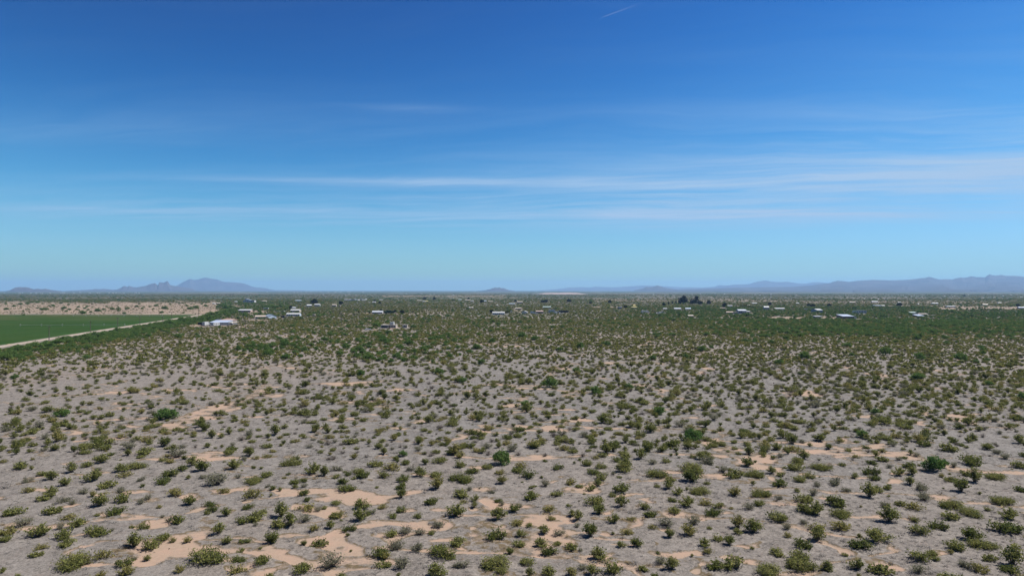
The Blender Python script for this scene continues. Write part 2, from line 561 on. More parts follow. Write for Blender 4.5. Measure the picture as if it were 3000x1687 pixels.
class MB:
    """collects boxes, prisms and tubes into one mesh"""
    def __init__(self):
        self.v, self.f = [], []

    def add(self, vs_, fs_):
        o = len(self.v)
        self.v += [tuple(p) for p in vs_]
        self.f += [tuple(i + o for i in q) for q in fs_]
        return self

    def box(self, x0, x1, y0, y1, z0, z1):
        return self.add([(x0, y0, z0), (x1, y0, z0), (x1, y1, z0), (x0, y1, z0), (x0, y0, z1), (x1, y0, z1), (x1, y1, z1), (x0, y1, z1)],
                        [(0, 3, 2, 1), (4, 5, 6, 7), (0, 1, 5, 4), (1, 2, 6, 5), (2, 3, 7, 6), (3, 0, 4, 7)])

    def prism(self, prof, y0, y1):
        """profile in x,z swept along y"""
        n = len(prof)
        vs_ = [(x, y0, z) for x, z in prof] + [(x, y1, z) for x, z in prof]
        fs_ = [tuple(range(n)), tuple(range(2 * n - 1, n - 1, -1))]
        for i in range(n):
            j = (i + 1) % n
            fs_.append((j, i, n + i, n + j))
        return self.add(vs_, fs_)

    def prism_x(self, prof, x0, x1):
        n = len(prof)
        vs_ = [(x0, y, z) for y, z in prof] + [(x1, y, z) for y, z in prof]
        fs_ = [tuple(range(n - 1, -1, -1)), tuple(range(n, 2 * n))]
        for i in range(n):
            j = (i + 1) % n
            fs_.append((i, j, n + j, n + i))
        return self.add(vs_, fs_)

    def tube(self, a, b, r0, r1, n=6):
        a, b = Vector(a), Vector(b)
        d = (b - a).normalized()
        s = d.orthogonal().normalized()
        u_ = d.cross(s)
        vs_ = []
        for p, r in ((a, r0), (b, r1)):
            for i in range(n):
                t = 2 * math.pi * i / n
                vs_.append(p + s * math.cos(t) * r + u_ * math.sin(t) * r)
        fs_ = [(i, (i + 1) % n, n + (i + 1) % n, n + i) for i in range(n)]
        fs_ += [tuple(range(n - 1, -1, -1)), tuple(range(n, 2 * n))]
        return self.add(vs_, fs_)

    def mesh(self, name):
        me = bpy.data.meshes.new(name)
        me.from_pydata(self.v, [], self.f)
        me.update()
        return me

    def put(self, name, mat, parent=None, loc=None, kind=None):
        return put(name, self.mesh(name), parent, mat, loc, kind)


# ------------------------------------------------------------------ ground: one sheet out to the horizon
def build_ground():
    rs = [0.5, 8, 16, 24, 32, 40, 46, 52]
    r = 55.0
    while r < 42000:
        rs.append(r)
        r += min(max(0.22, 0.62 * r * r / 20480.0), 0.10 * r)
    rs.append(42000.0)
    rs = np.array(rs)
    fine = np.arange(-0.78, 0.78, 0.0022)
    coarse = np.linspace(0.78, 2 * math.pi - 0.78, 110)[0:-1]
    th = np.concatenate([fine, coarse])
    n, m = len(rs), len(th)
    X = rs[:, None] * np.sin(th)[None, :]
    Y = rs[:, None] * np.cos(th)[None, :]
    x, y = X.ravel(), Y.ravel()
    rr = np.hypot(x, y)
    z = np.zeros_like(x)
    nearm = rr < 400
    z[nearm] = height(x[nearm], y[nearm])
    sf = np.full(x.shape, -1.0)
    mid = rr < 2500
    sf[mid] = sand_field(x[mid], y[mid])
    front = (y > 50)
    # soil colours
    grey = np.array([.206, .189, .169])
    pink = np.array([.240, .205, .173])
    tan = np.array([.285, .217, .156])
    big = fbm(x * 0.012, y * 0.012, 21, 4)
    px, py = to_px(x, y)
    left = 1 - sst(px, 500, 1300)
    w = np.clip(sst(big, 0.35, 0.7) * 0.6 + left * 0.45 + sst(rr, 150, 420) * 0.4, 0, 1)
    col = grey[None, :] * (1 - w[:, None]) + pink[None, :] * w[:, None]
    # plants too far off to tell apart tint the plain
    vg = fbm(x * 0.004, y * 0.0022, 31, 5)
    olive = np.array([.088, .086, .052])
    green = np.array([.062, .086, .046])
    vmix = np.clip(sst(vg, 0.40, 0.62) + sst(rr, 5000, 9000), 0, 1)
    vcol = olive[None, :] * (1 - vmix[:, None]) + green[None, :] * vmix[:, None]
    vk = (0.45 * sst(rr, 450, 900) + 0.55 * sst(rr, 800, 1600)) * 0.97 * (1 - 0.5 * sst(fbm(x * 0.003 + 40, y * 0.0016, 37, 4), 0.56, 0.68))
    col = col * (1 - vk[:, None]) + vcol * vk[:, None]
    bm = np.zeros_like(x)
    sel = front & (rr < 14000)
    bm[sel] = bare_mask(x[sel], y[sel])
    bcol = tan[None, :] * (0.85 + 0.35 * fbm(x * 0.03, y * 0.006, 55, 4))[:, None]
    col = col * (1 - bm[:, None]) + bcol * bm[:, None]
    sf = np.where(bm > 0.3, -1, sf)
    sf = sf * (1 - sst(rr, 700, 1500)) - sst(rr, 700, 1500)
    near = (1 - sst(rr, 260, 900))
    idx = np.arange(n * m).reshape(n, m)
    a, b = idx[:-1], idx[1:]
    q = np.stack([a, np.roll(a, -1, 1), np.roll(b, -1, 1), b], -1).reshape(-1, 4)[:, ::-1]
    c4 = np.concatenate([col, np.ones((len(col), 1))], 1)
    me = quads_mesh('ground', np.stack([x, y, z], 1), q, {
        'soil': ('FLOAT_COLOR', 'POINT', c4.astype(np.float32)),
        'sandf': ('FLOAT', 'POINT', sf.astype(np.float32)),
        'near': ('FLOAT', 'POINT', near.astype(np.float32))}, True)
    g = put('ground', me, mat=ground_mat(), kind='structure')
    g['label'] = 'grey pebbly desert plain with bare orange sand patches reaching the horizon'


build_ground()


# ------------------------------------------------------------------ mountains
def ridge(name, label, prof, D, depth, mat, seed, foot=1.0, step=1.6, back=0.7):
    """a range with real depth: skyline given in photograph pixels, standing D metres off"""
    prof = sorted(prof)
    pxs = np.arange(prof[0][0], prof[-1][0] + 0.01, step)
    hy = np.interp(pxs, [p[0] for p in prof], [p[1] for p in prof])
    n = len(pxs)
    hz = np.maximum(H + (YH - hy) / F * D, 2.0)
    t = np.concatenate([-np.linspace(1, 0, 22) ** 1.2, np.linspace(0, 1, 8)[1:]])
    X0 = (pxs - 1500) / F * D
    V = []
    for tt in t:
        if tt <= 0:
            s = 1 + tt
            y = D + tt * depth * foot
            base = 0.62 * s ** 2.2 + 0.38 * s ** 5
            carve = fbm(X0 / (0.035 * D), np.full(n, tt * 3.0 + seed), seed, 4)
            z = hz * (base + (carve - 0.5) * 2.6 * base * (1 - s) * 1.4)
            amp = (1 - s)
        else:
            y = D + tt * depth * back
            s = 1 - tt
            z = hz * s ** 1.4
            amp = tt
        wig = (fbm(X0 / (0.02 * D), np.full(n, tt * 2.0 + 9), seed + 4, 3) - 0.5) * depth * 0.25 * amp
        V.append(np.stack([X0 * (y / D), np.full(n, y) + wig, np.maximum(z, 0) - 3.0 * (1 - s)], 1))
    V = np.concatenate(V)
    k = len(t)
    idx = np.arange(k * n).reshape(k, n)
    q = np.stack([idx[:-1, :-1], idx[:-1, 1:], idx[1:, 1:], idx[1:, :-1]], -1).reshape(-1, 4)
    o = put(name, quads_mesh(name, V, q), mat=mat, kind='structure')
    o['label'] = label
    return o


rock_dark = rock_mat('dark rock slopes', C4(.036, .033, .035), C4(.088, .076, .074), 0.004)
rock_mid = rock_mat('brown rock slopes', C4(.030, .029, .031), C4(.088, .077, .073), 0.0022)


def cv(x0, s, pts):
    return [(x0 + a / s, 780 + b / s) for a, b in pts]


ridge('hill', 'low dark rounded hill on the far horizon', cv(0, 5.152, [(90, 374), (150, 362), (190, 340), (230, 322), (300, 313), (345, 316), (390, 315), (430, 322), (470, 335), (510, 345), (570, 338), (620, 345), (690, 340), (760, 355), (860, 367), (930, 374)]),
      12500, 1500, rock_dark, 3, step=0.9)
ridge('mountain', 'jagged dark peak with notched summit on the horizon', cv(0, 5.152, [(980, 376), (1000, 370), (1200, 360), (1400, 350), (1430, 342), (1500, 345), (1570, 340), (1700, 355), (1760, 350), (1830, 325), (1860, 300), (1890, 300), (1920, 310), (1950, 295), (2000, 312), (2060, 318), (2200, 295), (2270, 268), (2340, 253), (2385, 290), (2402, 240), (2470, 247), (2530, 220), (2560, 272), (2580, 287), (2661, 300), (2761, 320), (2861, 330), (2911, 345), (2990, 378)]),
      17000, 2600, rock_dark, 7, step=0.8)
ridge('mountain', 'broad pale domed mountain behind the jagged peak', cv(400, 5.152, [(380, 378), (480, 355), (560, 330), (600, 295), (640, 275), (680, 250), (720, 230), (760, 210), (800, 190), (830, 193), (870, 205), (940, 195), (1000, 175), (1040, 170), (1090, 178), (1150, 190), (1220, 200), (1270, 220), (1320, 235), (1400, 238), (1480, 245), (1540, 248), (1620, 260), (1680, 280), (1740, 305), (1800, 320), (1880, 325), (1950, 330), (2000, 345), (2100, 360), (2300, 362), (2500, 366), (2700, 376)]),
      25000, 4500, rock_mid, 11, step=1.2)
ridge('hill', 'small lone blue hill rising from the flat horizon', cv(1300, 5.152, [(480, 376), (580, 367), (640, 358), (700, 345), (740, 330), (780, 320), (810, 325), (840, 318), (870, 330), (900, 330), (930, 338), (960, 350), (990, 360), (1080, 372)]),
      16000, 1500, rock_mid, 15, step=0.8)
ridge('mountain_range', 'long faint low range behind the pointed foothill', cv(1300, 5.152, [(1200, 372), (1500, 362), (1800, 335), (1900, 318), (1960, 322), (2040, 316), (2200, 320), (2300, 308), (2400, 315), (2576, 318), (2700, 310), (2900, 296), (3000, 290), (3100, 292), (3300, 300), (3600, 318), (3900, 325), (4300, 340), (4800, 372)]),
      31000, 5000, rock_mid, 19, step=1.6)
ridge('hill', 'small pointed foothill before the faint far range', cv(1750, 5.152, [(560, 362), (690, 335), (740, 310), (790, 314), (830, 312), (880, 296), (910, 290), (950, 300), (1000, 318), (1060, 332), (1200, 350), (1300, 372)]),
      17500, 1600, rock_mid, 23, step=0.9)
ridge('mountain_range', 'hazy blue range with a rounded crest behind the long ridge', cv(2150, 5.152, [(-900, 355), (-700, 318), (-500, 322), (-300, 310), (-220, 285), (-120, 292), (0, 278), (100, 275), (230, 270), (300, 245), (360, 230), (460, 215), (520, 218), (570, 232), (700, 237), (810, 232), (900, 248), (1000, 260), (1080, 262), (1200, 240), (1280, 238), (1390, 250), (1600, 290), (1900, 372)]),
      28000, 4500, rock_mid, 27, step=1.5)
near_range = cv(2150, 5.152, [(-1600, 400), (-1100, 365), (-600, 345), (-100, 325), (400, 318), (900, 310), (1000, 300), (1150, 290), (1250, 275), (1400, 258), (1460, 250), (1500, 232), (1570, 218), (1650, 225), (1740, 235), (1850, 220)])
near_range += cv(2500, 5.152, [(150, 212), (300, 205), (600, 212), (800, 205), (950, 190), (1020, 178), (1090, 175), (1130, 160), (1180, 165), (1260, 190), (1300, 198), (1400, 193), (1500, 197), (1550, 180), (1620, 168), (1680, 175), (1750, 158), (1790, 150), (1850, 163), (1990, 165), (2020, 140), (2060, 120), (2100, 135), (2150, 140), (2240, 130), (2300, 143), (2430, 142), (2520, 150), (2576, 160), (2800, 175), (3100, 150), (3400, 190), (3800, 230), (4300, 300), (4800, 390)])
ridge('mountain_range', 'long blue mountain ridge with a sharp knob on its crest', near_range, 18500, 9000, rock_mid, 31, step=1.5, back=0.4)


# ------------------------------------------------------------------ plants
def leaf_quads(cen, size, rg, up=0.3, aspect=1.6):
    """small leaf sprays: one quad each"""
    n = len(cen)
    a = rg.normal(size=(n, 3))
    a[:, 2] += up * 2
    a /= np.linalg.norm(a, axis=1)[:, None]
    b = rg.normal(size=(n, 3))
    b -= a * (a * b).sum(1)[:, None]
    b /= np.linalg.norm(b, axis=1)[:, None]
    s = (size * rg.uniform(0.6, 1.4, n))[:, None]
    a, b = a * s * aspect * 0.5, b * s * 0.5
    v = np.stack([cen - a * 1.0, cen + b, cen + a, cen - b], 1).reshape(-1, 3)
    q = np.arange(4 * n).reshape(n, 4)
    return v, q


def stems_mesh(name, segs):
    mb = MB()
    for a, b, r0, r1 in segs:
        mb.tube(a, b, r0, r1, 3)
    return mb.mesh(name)


def shrub_parts(name, seed, lobes=1, nstem=26, nleaf=620, size=0.055, hgt=0.75, spread=1.0, droop=0.0):
    """many stems fanning from the root crown, leaf sprays toward their ends; unit width"""
    rg = np.random.default_rng(seed)
    cents = [(0.0, 0.0, 1.0)]
    for _ in range(lobes - 1):
        an = rg.uniform(0, 6.28)
        cents.append((0.30 * math.cos(an), 0.30 * math.sin(an), rg.uniform(0.55, 0.85)))
    segs, pts = [], []
    for (cx, cy_, sc) in cents:
        k = max(6, int(nstem * sc / len(cents) ** 0.5))
        for i in range(k):
            az = rg.uniform(0, 2 * math.pi)
            el = rg.uniform(0.05, 1.0) ** 0.7 * 1.12
            L = rg.uniform(0.74, 1.08) * sc / (1.0 if lobes == 1 else 1.12)
            d = np.array([math.cos(az) * math.sin(el) * 0.56 * spread, math.sin(az) * math.sin(el) * 0.56 * spread, (math.cos(el) * 0.85 + 0.15) * hgt])
            root = np.array([cx + rg.normal() * 0.03, cy_ + rg.normal() * 0.03, -0.04])
            mid = root + d * L * 0.5 + rg.normal(size=3) * 0.03
            tip = root + d * L + rg.normal(size=3) * 0.03 - np.array([0, 0, droop * math.sin(el)])
            segs.append((root, mid, 0.011, 0.007))
            segs.append((mid, tip, 0.007, 0.003))
            m = int(nleaf / max(1, len(cents)) / k * (0.6 + 0.8 * rg.random()))
            tt = rg.uniform(0.32, 1.04, m) ** 0.75
            p = root + (tip - root) * tt[:, None] + (mid - (root + tip) / 2) * (1 - np.abs(2 * tt - 1))[:, None]
            p = p + rg.normal(size=(m, 3)) * (0.028 + 0.035 * tt[:, None])
            pts.append(p)
    pts = np.concatenate(pts)
    pts[:, 2] = np.maximum(pts[:, 2], 0.02)
    v, q = leaf_quads(pts, size, rg)
    cl = vn(pts[:, 0] * 5 + 9, pts[:, 1] * 5 + pts[:, 2] * 4, seed)
    lv = np.clip(rg.uniform(0, 1, len(pts)) * 0.6 + cl * 0.5, 0, 1)
    fo = quads_mesh(name + ' foliage', v, q, {'lv': ('FLOAT', 'POINT', np.repeat(lv, 4).astype(np.float32))})
    return fo, stems_mesh(name + ' stems', segs)


def tree_parts(name, seed, nclump=30, nleaf=1500, size=0.06, hgt=0.85, trunk=0.25, shape='dome'):
    """short forked trunk, limbs, crown of leaf clumps; unit width"""
    rg = np.random.default_rng(seed)
    segs, pts = [], []
    fork = np.array([rg.normal() * 0.02, rg.normal() * 0.02, trunk * hgt])
    segs.append((np.array([0, 0, -0.05]), fork, 0.035, 0.026))
    for i in range(nclump):
        az = rg.uniform(0, 2 * math.pi)
        if shape == 'dome':
            rr = math.sqrt(rg.random()) * 0.42
            zz = trunk * hgt * 0.8 + (hgt * (1 - trunk * 0.7)) * rg.uniform(0.12, 1.0) * math.sqrt(max(0.05, 1 - (rr / 0.48) ** 2))
            sg = rg.uniform(0.055, 0.10)
        else:
            zz = hgt * rg.uniform(0.2, 1.0)
            rr = 0.40 * rg.random() ** 0.5 * (1 - 0.6 * abs(zz / hgt - 0.45))
            sg = rg.uniform(0.05, 0.09)
        c = np.array([math.cos(az) * rr, math.sin(az) * rr, zz * 0.93])
        mid = fork + (c - fork) * 0.5 + np.array([0, 0, 0.03])
        segs.append((fork, mid, 0.016, 0.010))
        segs.append((mid, c, 0.010, 0.004))
        m = int(nleaf / nclump * rg.uniform(0.6, 1.4))
        pts.append(c + rg.normal(size=(m, 3)) * sg * np.array([1, 1, 0.75]))
    pts = np.concatenate(pts)
    pts[:, 2] = np.maximum(pts[:, 2], 0.03)
    v, q = leaf_quads(pts, size, rg)
    cl = vn(pts[:, 0] * 4 + 9, pts[:, 1] * 4 + pts[:, 2] * 4, seed)
    lv = np.clip(rg.uniform(0, 1, len(pts)) * 0.6 + cl * 0.5, 0, 1)
    fo = quads_mesh(name + ' crown', v, q, {'lv': ('FLOAT', 'POINT', np.repeat(lv, 4).astype(np.float32))})
    return fo, stems_mesh(name + ' trunk', segs)


LEAF = {'o': 'creosote leaves', 'y': 'yellow creosote leaves', 'd': 'dark creosote leaves', 'g': 'grey shrub leaves', 'm': 'mesquite leaves'}
KIT = {}
for code in 'oydg':
    KIT[code] = []
    for i in range(5):
        if code == 'g':
            fo, st = shrub_parts('grey shrub', 300 + i, lobes=1 + i % 2, nstem=46, nleaf=640, size=0.042, hgt=0.70)
        else:
            fo, st = shrub_parts('creosote', {'o': 100, 'y': 150, 'd': 200}[code] + i, lobes=(1, 2, 1, 3, 2)[i], nstem=34, nleaf=int((900, 800, 1000)['oyd'.index(code)] * (1.0, .75, 1.05, .55, .9)[i]), size=(.058, .062, .052, .06, .055)[i], hgt=(0.78, 0.70, 0.92, 0.72, 0.60)[i], spread=(1.0, 1.05, .82, 1.1, 1.15)[i])
        fo.materials.append(MATS[LEAF[code]])
        st.materials.append(MATS['twig'])
        KIT[code].append((fo, st))
KIT['b'] = []
for i in range(3):
    fo, st = shrub_parts('brown shrub', 350 + i, lobes=1 + i % 2, nstem=50, nleaf=260, size=0.035, hgt=0.66)
    fo.materials.append(MATS['brown shrub leaves'])
    st.materials.append(MATS['twig'])
    KIT['b'].append((fo, st))
KIT['wide'] = []
for i in range(3):
    fo, st = shrub_parts('wide creosote', 400 + i, lobes=4, nstem=70, nleaf=2800, size=0.032, hgt=0.50)
    fo.materials.append(MATS['creosote leaves'])
    st.materials.append(MATS['twig'])
    KIT['wide'].append((fo, st))
KIT['m'] = []
for i in range(5):
    fo, st = tree_parts('mesquite', 500 + i, nclump=38, nleaf=1900, size=0.05, hgt=0.80, trunk=0.12)
    fo.materials.append(MATS['mesquite leaves'])
    st.materials.append(MATS['bark'])
    KIT['m'].append((fo, st))
for key, mt, sd in (('dark', 'dark tree leaves', 600), ('lime', 'lime leaves', 640), ('blue', 'blue green leaves', 660)):
    KIT[key] = []
    for i in range(3):
        fo, st = tree_parts(key + ' tree', sd + i, nclump=46, nleaf=2300, size=0.055, hgt=1.0, trunk=0.2)
        fo.materials.append(MATS[mt])
        st.materials.append(MATS['bark'])
        KIT[key].append((fo, st))
KIT['tall'] = []
for i in range(3):
    fo, st = tree_parts('tall tree', 690 + i, nclump=46, nleaf=2200, size=0.06, hgt=1.5, trunk=0.15, shape='tall')
    fo.materials.append(MATS['dark tree leaves'])
    st.materials.append(MATS['bark'])
    KIT['tall'].append((fo, st))

SHRUB_TILES = {
 (0, 1350): [(40,45,90,'y'),(225,125,170,'o'),(495,195,110,'o'),(610,250,170,'o'),(785,320,140,'o'),(320,275,150,'g'),(315,410,130,'y'),(620,460,160,'o'),(500,505,150,'o'),(880,160,150,'o'),(1065,95,130,'o'),(1250,45,160,'o'),(1215,150,110,'g'),(1135,270,190,'o'),(1345,350,190,'o'),(1030,420,140,'g'),(1155,455,100,'y'),(1495,405,120,'g'),(1220,585,190,'o'),(1550,525,200,'o'),(1680,120,200,'o'),(1510,150,150,'o'),(1540,225,160,'y'),(740,540,170,'g'),(885,540,120,'g'),(165,690,220,'o'),(600,690,190,'o'),(870,760,150,'y'),(250,840,200,'g'),(740,880,120,'g'),(925,860,190,'o'),(1130,960,200,'o'),(1270,970,170,'o'),(1450,680,200,'d'),(440,985,230,'o'),(100,950,200,'y'),(40,1030,150,'o'),(820,1000,220,'o'),(500,1130,140,'y'),(410,1240,150,'o'),(830,1100,180,'o'),(800,1390,360,'o'),(1225,1280,190,'y'),(20,1440,90,'o'),(1405,905,60,'g'),(1660,1110,200,'o'),(1540,1370,180,'d'),(1570,1470,180,'y'),(1680,1260,80,'g')],
 (400, 1350): [(30,100,70,'o'),(290,25,110,'o'),(390,40,110,'y'),(60,260,110,'g'),(290,300,190,'d'),(440,205,170,'d'),(560,140,120,'d'),(680,80,150,'o'),(800,140,170,'d'),(825,235,110,'g'),(980,330,290,'g'),(1205,115,170,'o'),(1465,105,60,'d'),(1270,235,80,'g'),(1565,120,50,'o'),(1425,310,210,'o'),(1630,230,140,'o'),(1930,75,220,'o'),(465,460,160,'y'),(130,500,100,'g'),(40,555,110,'g'),(1060,415,130,'y'),(650,575,150,'d'),(280,610,70,'y'),(900,590,130,'d'),(955,655,130,'d'),(1110,725,150,'o'),(1410,625,120,'d'),(1395,505,200,'y'),(1600,680,110,'o'),(1340,810,170,'d'),(1500,775,200,'o'),(2000,325,130,'d'),(2090,290,90,'d'),(2210,190,170,'o'),(2350,220,140,'o'),(2490,150,150,'g'),(2530,245,110,'o'),(2100,360,90,'g'),(2085,465,130,'d'),(2140,530,90,'d'),(1800,395,60,'o'),(2510,580,120,'o'),(2070,650,200,'y'),(1800,745,200,'o'),(2270,650,110,'g'),(2110,790,180,'g'),(1920,850,200,'o'),(1760,860,180,'o'),(1500,840,70,'g'),(2220,910,120,'y'),(2430,880,130,'o'),(2500,750,140,'o'),(60,870,150,'o'),(495,800,170,'d'),(400,780,110,'g'),(320,720,60,'g'),(290,1030,180,'o'),(90,1140,230,'o'),(450,1035,80,'y'),(630,1040,100,'y'),(120,1270,90,'o'),(1010,955,170,'o'),(1120,1070,120,'o'),(1340,1060,130,'d'),(1680,1060,200,'d'),(1310,1165,90,'o'),(1235,1295,170,'d'),(810,1350,380,'o'),(1560,1345,190,'o'),(1230,1430,190,'y'),(2310,1100,180,'o'),(2060,1460,230,'o'),(2430,1380,280,'g')],
 (900, 1350): [(510,205,90,'d'),(620,190,140,'o'),(720,245,150,'d'),(585,260,60,'o'),(440,320,130,'d'),(450,405,180,'d'),(830,100,170,'o'),(1000,155,200,'y'),(930,245,150,'o'),(1230,75,120,'d'),(1310,155,110,'g'),(1215,285,170,'d'),(1195,375,120,'d'),(1420,225,140,'o'),(1480,75,110,'d'),(1650,60,170,'o'),(1620,235,150,'o'),(1630,385,200,'y'),(1890,110,150,'o'),(2100,185,140,'d'),(2275,130,130,'o'),(2440,75,180,'m'),(1930,290,270,'o'),(2450,320,140,'y'),(2440,200,120,'y'),(1930,480,200,'o'),(1950,560,90,'y'),(2040,400,90,'g'),(2300,435,100,'g'),(2110,530,100,'o'),(2100,610,90,'o'),(2450,575,80,'g'),(1180,495,140,'d'),(1580,580,150,'d'),(680,630,170,'o'),(960,620,110,'y'),(390,745,170,'y'),(810,700,140,'g'),(660,780,190,'o'),(1190,670,150,'d'),(1060,740,120,'d'),(1400,735,110,'o'),(1860,730,220,'o'),(530,900,150,'d'),(510,965,60,'d'),(1650,860,170,'g'),(1590,945,110,'o'),(1410,955,150,'g'),(1230,940,160,'g'),(1040,970,170,'o'),(2400,770,200,'o'),(2370,1000,220,'d'),(1900,1080,190,'o'),(1380,1175,210,'g'),(1100,1150,210,'g'),(1680,1250,330,'o'),(900,1220,200,'d'),(930,1370,190,'o'),(980,1250,110,'y'),(1190,1385,210,'g'),(1960,1370,210,'g'),(2400,1375,340,'o'),(1630,1480,210,'o'),(2550,1180,120,'d'),(2460,1440,150,'o')],
 (1400, 1350): [(570,110,130,'y'),(520,180,160,'d'),(650,240,160,'d'),(1000,130,140,'d'),(1370,80,140,'o'),(1530,110,150,'o'),(1430,190,140,'d'),(1600,260,170,'o'),(1870,120,170,'o'),(1840,170,180,'o'),(2200,60,130,'g'),(2350,40,120,'o'),(1740,20,120,'d'),(850,345,120,'g'),(680,380,70,'o'),(680,510,190,'d'),(1000,485,150,'o'),(1180,315,120,'y'),(1290,350,100,'o'),(1430,390,120,'o'),(1510,340,120,'o'),(1830,430,200,'d'),(1680,470,100,'o'),(2270,245,220,'o'),(2420,280,120,'o'),(2410,385,150,'o'),(1810,610,170,'o'),(1460,590,220,'o'),(1530,700,180,'d'),(900,680,160,'y'),(910,765,100,'y'),(460,670,150,'d'),(530,600,80,'g'),(480,850,160,'y'),(640,860,100,'o'),(1190,720,100,'o'),(1270,770,150,'o'),(1715,810,140,'o'),(1950,780,110,'y'),(2080,650,150,'o'),(2200,740,150,'d'),(2430,540,100,'d'),(2480,690,160,'o'),(2530,460,130,'o'),(2380,860,200,'g'),(2180,890,110,'y'),(545,980,120,'o'),(500,1090,160,'o'),(840,940,140,'o'),(1020,960,150,'g'),(800,1100,160,'o'),(1250,860,90,'g'),(1360,870,60,'o'),(1420,990,200,'d'),(1860,950,140,'y'),(1700,940,50,'o'),(930,1190,170,'d'),(1000,1080,110,'o'),(1180,1150,170,'o'),(1290,1160,80,'g'),(2420,990,140,'d'),(1810,1110,110,'o'),(2000,1110,150,'d'),(1530,1260,190,'o'),(640,1330,180,'o'),(1310,1390,130,'g'),(2080,1400,130,'o'),(2260,1180,60,'d'),(2310,1320,170,'g'),(2450,1400,190,'o'),(890,1470,190,'o'),(1180,1460,140,'y'),(1650,1440,240,'o'),(650,1470,120,'o'),(1450,1447,150,'o')],
 (1900, 1350): [(540,170,270,'o'),(550,300,210,'d'),(740,60,200,'g'),(690,450,240,'o'),(730,575,150,'y'),(500,610,180,'o'),(950,175,130,'g'),(1130,250,190,'o'),(1260,95,150,'d'),(1350,230,200,'o'),(1560,190,120,'o'),(1700,225,120,'o'),(1690,350,180,'d'),(1890,50,180,'o'),(1890,150,170,'o'),(2030,235,150,'o'),(1910,285,160,'o'),(2200,125,210,'o'),(2450,80,90,'o'),(2130,350,110,'g'),(1100,470,150,'y'),(1420,475,220,'o'),(1640,530,100,'g'),(1410,590,130,'o'),(1280,645,150,'g'),(2090,470,130,'g'),(1960,560,200,'o'),(2380,330,190,'g'),(2480,410,120,'g'),(2360,600,220,'d'),(850,710,190,'d'),(920,630,130,'o'),(1620,790,220,'o'),(1990,680,220,'o'),(2130,720,200,'o'),(2420,740,240,'o'),(2420,920,220,'y'),(1140,880,180,'y'),(1340,940,240,'o'),(580,830,180,'g'),(520,970,180,'y'),(1130,955,100,'o'),(850,1030,160,'o'),(1030,1090,150,'d'),(720,1110,140,'o'),(770,1200,110,'y'),(2100,900,190,'y'),(2150,1035,220,'o'),(1760,890,130,'g'),(1760,990,100,'y'),(1930,1115,190,'d'),(1920,1260,230,'o'),(1630,1210,190,'o'),(880,1380,210,'d'),(1150,1400,290,'o'),(1590,1460,300,'o'),(1940,1410,300,'o'),(2270,1400,160,'o')],
 (2400, 1350): [(650,50,120,'d'),(680,190,180,'d'),(690,260,120,'d'),(460,235,100,'o'),(890,100,80,'g'),(1180,100,150,'d'),(1020,200,140,'o'),(1190,190,140,'o'),(1470,145,200,'m'),(1580,95,100,'m'),(1710,85,100,'g'),(1960,60,230,'d'),(2530,100,160,'o'),(1690,270,140,'o'),(1840,200,140,'o'),(1820,400,200,'d'),(1990,280,190,'o'),(2300,250,220,'o'),(2530,385,130,'d'),(1160,310,130,'o'),(660,490,200,'o'),(760,410,120,'o'),(870,380,100,'o'),(1310,390,210,'g'),(1330,510,180,'g'),(1060,590,130,'o'),(1260,650,180,'y'),(850,620,130,'g'),(1740,620,260,'o'),(1910,710,240,'o'),(2390,560,240,'o'),(920,810,240,'o'),(1660,760,180,'o'),(2430,750,200,'o'),(2360,930,300,'d'),(1290,980,230,'o'),(1530,880,200,'d'),(1200,800,110,'o'),(770,1060,260,'o'),(600,1150,230,'d'),(1960,1030,230,'d'),(2130,1150,290,'o'),(1740,1150,220,'o'),(1440,1240,150,'o'),(1280,1330,260,'o'),(490,1390,160,'o'),(840,1470,260,'o'),(2190,1300,150,'o'),(2480,1370,280,'o'),(1880,1400,190,'g'),(2020,1430,190,'y'),(1280,1450,200,'g'),(2480,1470,200,'d'),(120,1400,150,'o')],
}
COLOUR_WORD = {'o': 'olive green', 'y': 'yellow-green', 'd': 'dark green', 'g': 'pale grey-green'}
OCC_RECT = []     # yards kept fairly open: x0, x1, y0, y1
OCC = []          # ground already taken: x, y, radius
NEAR_SHRUBS = []


def plant(name, parts, label, cat, x, y, w, hs, rz, group, names=('foliage', 'stems'), zz=None):
    z = float(height(np.array([x]), np.array([y]))[0]) if zz is None else zz
    t = thing(name, label, cat, (x, y, z), rz, group)
    t.scale = (w, w, w * hs)
    put(names[0], parts[0], t)
    put(names[1], parts[1], t)
    return t


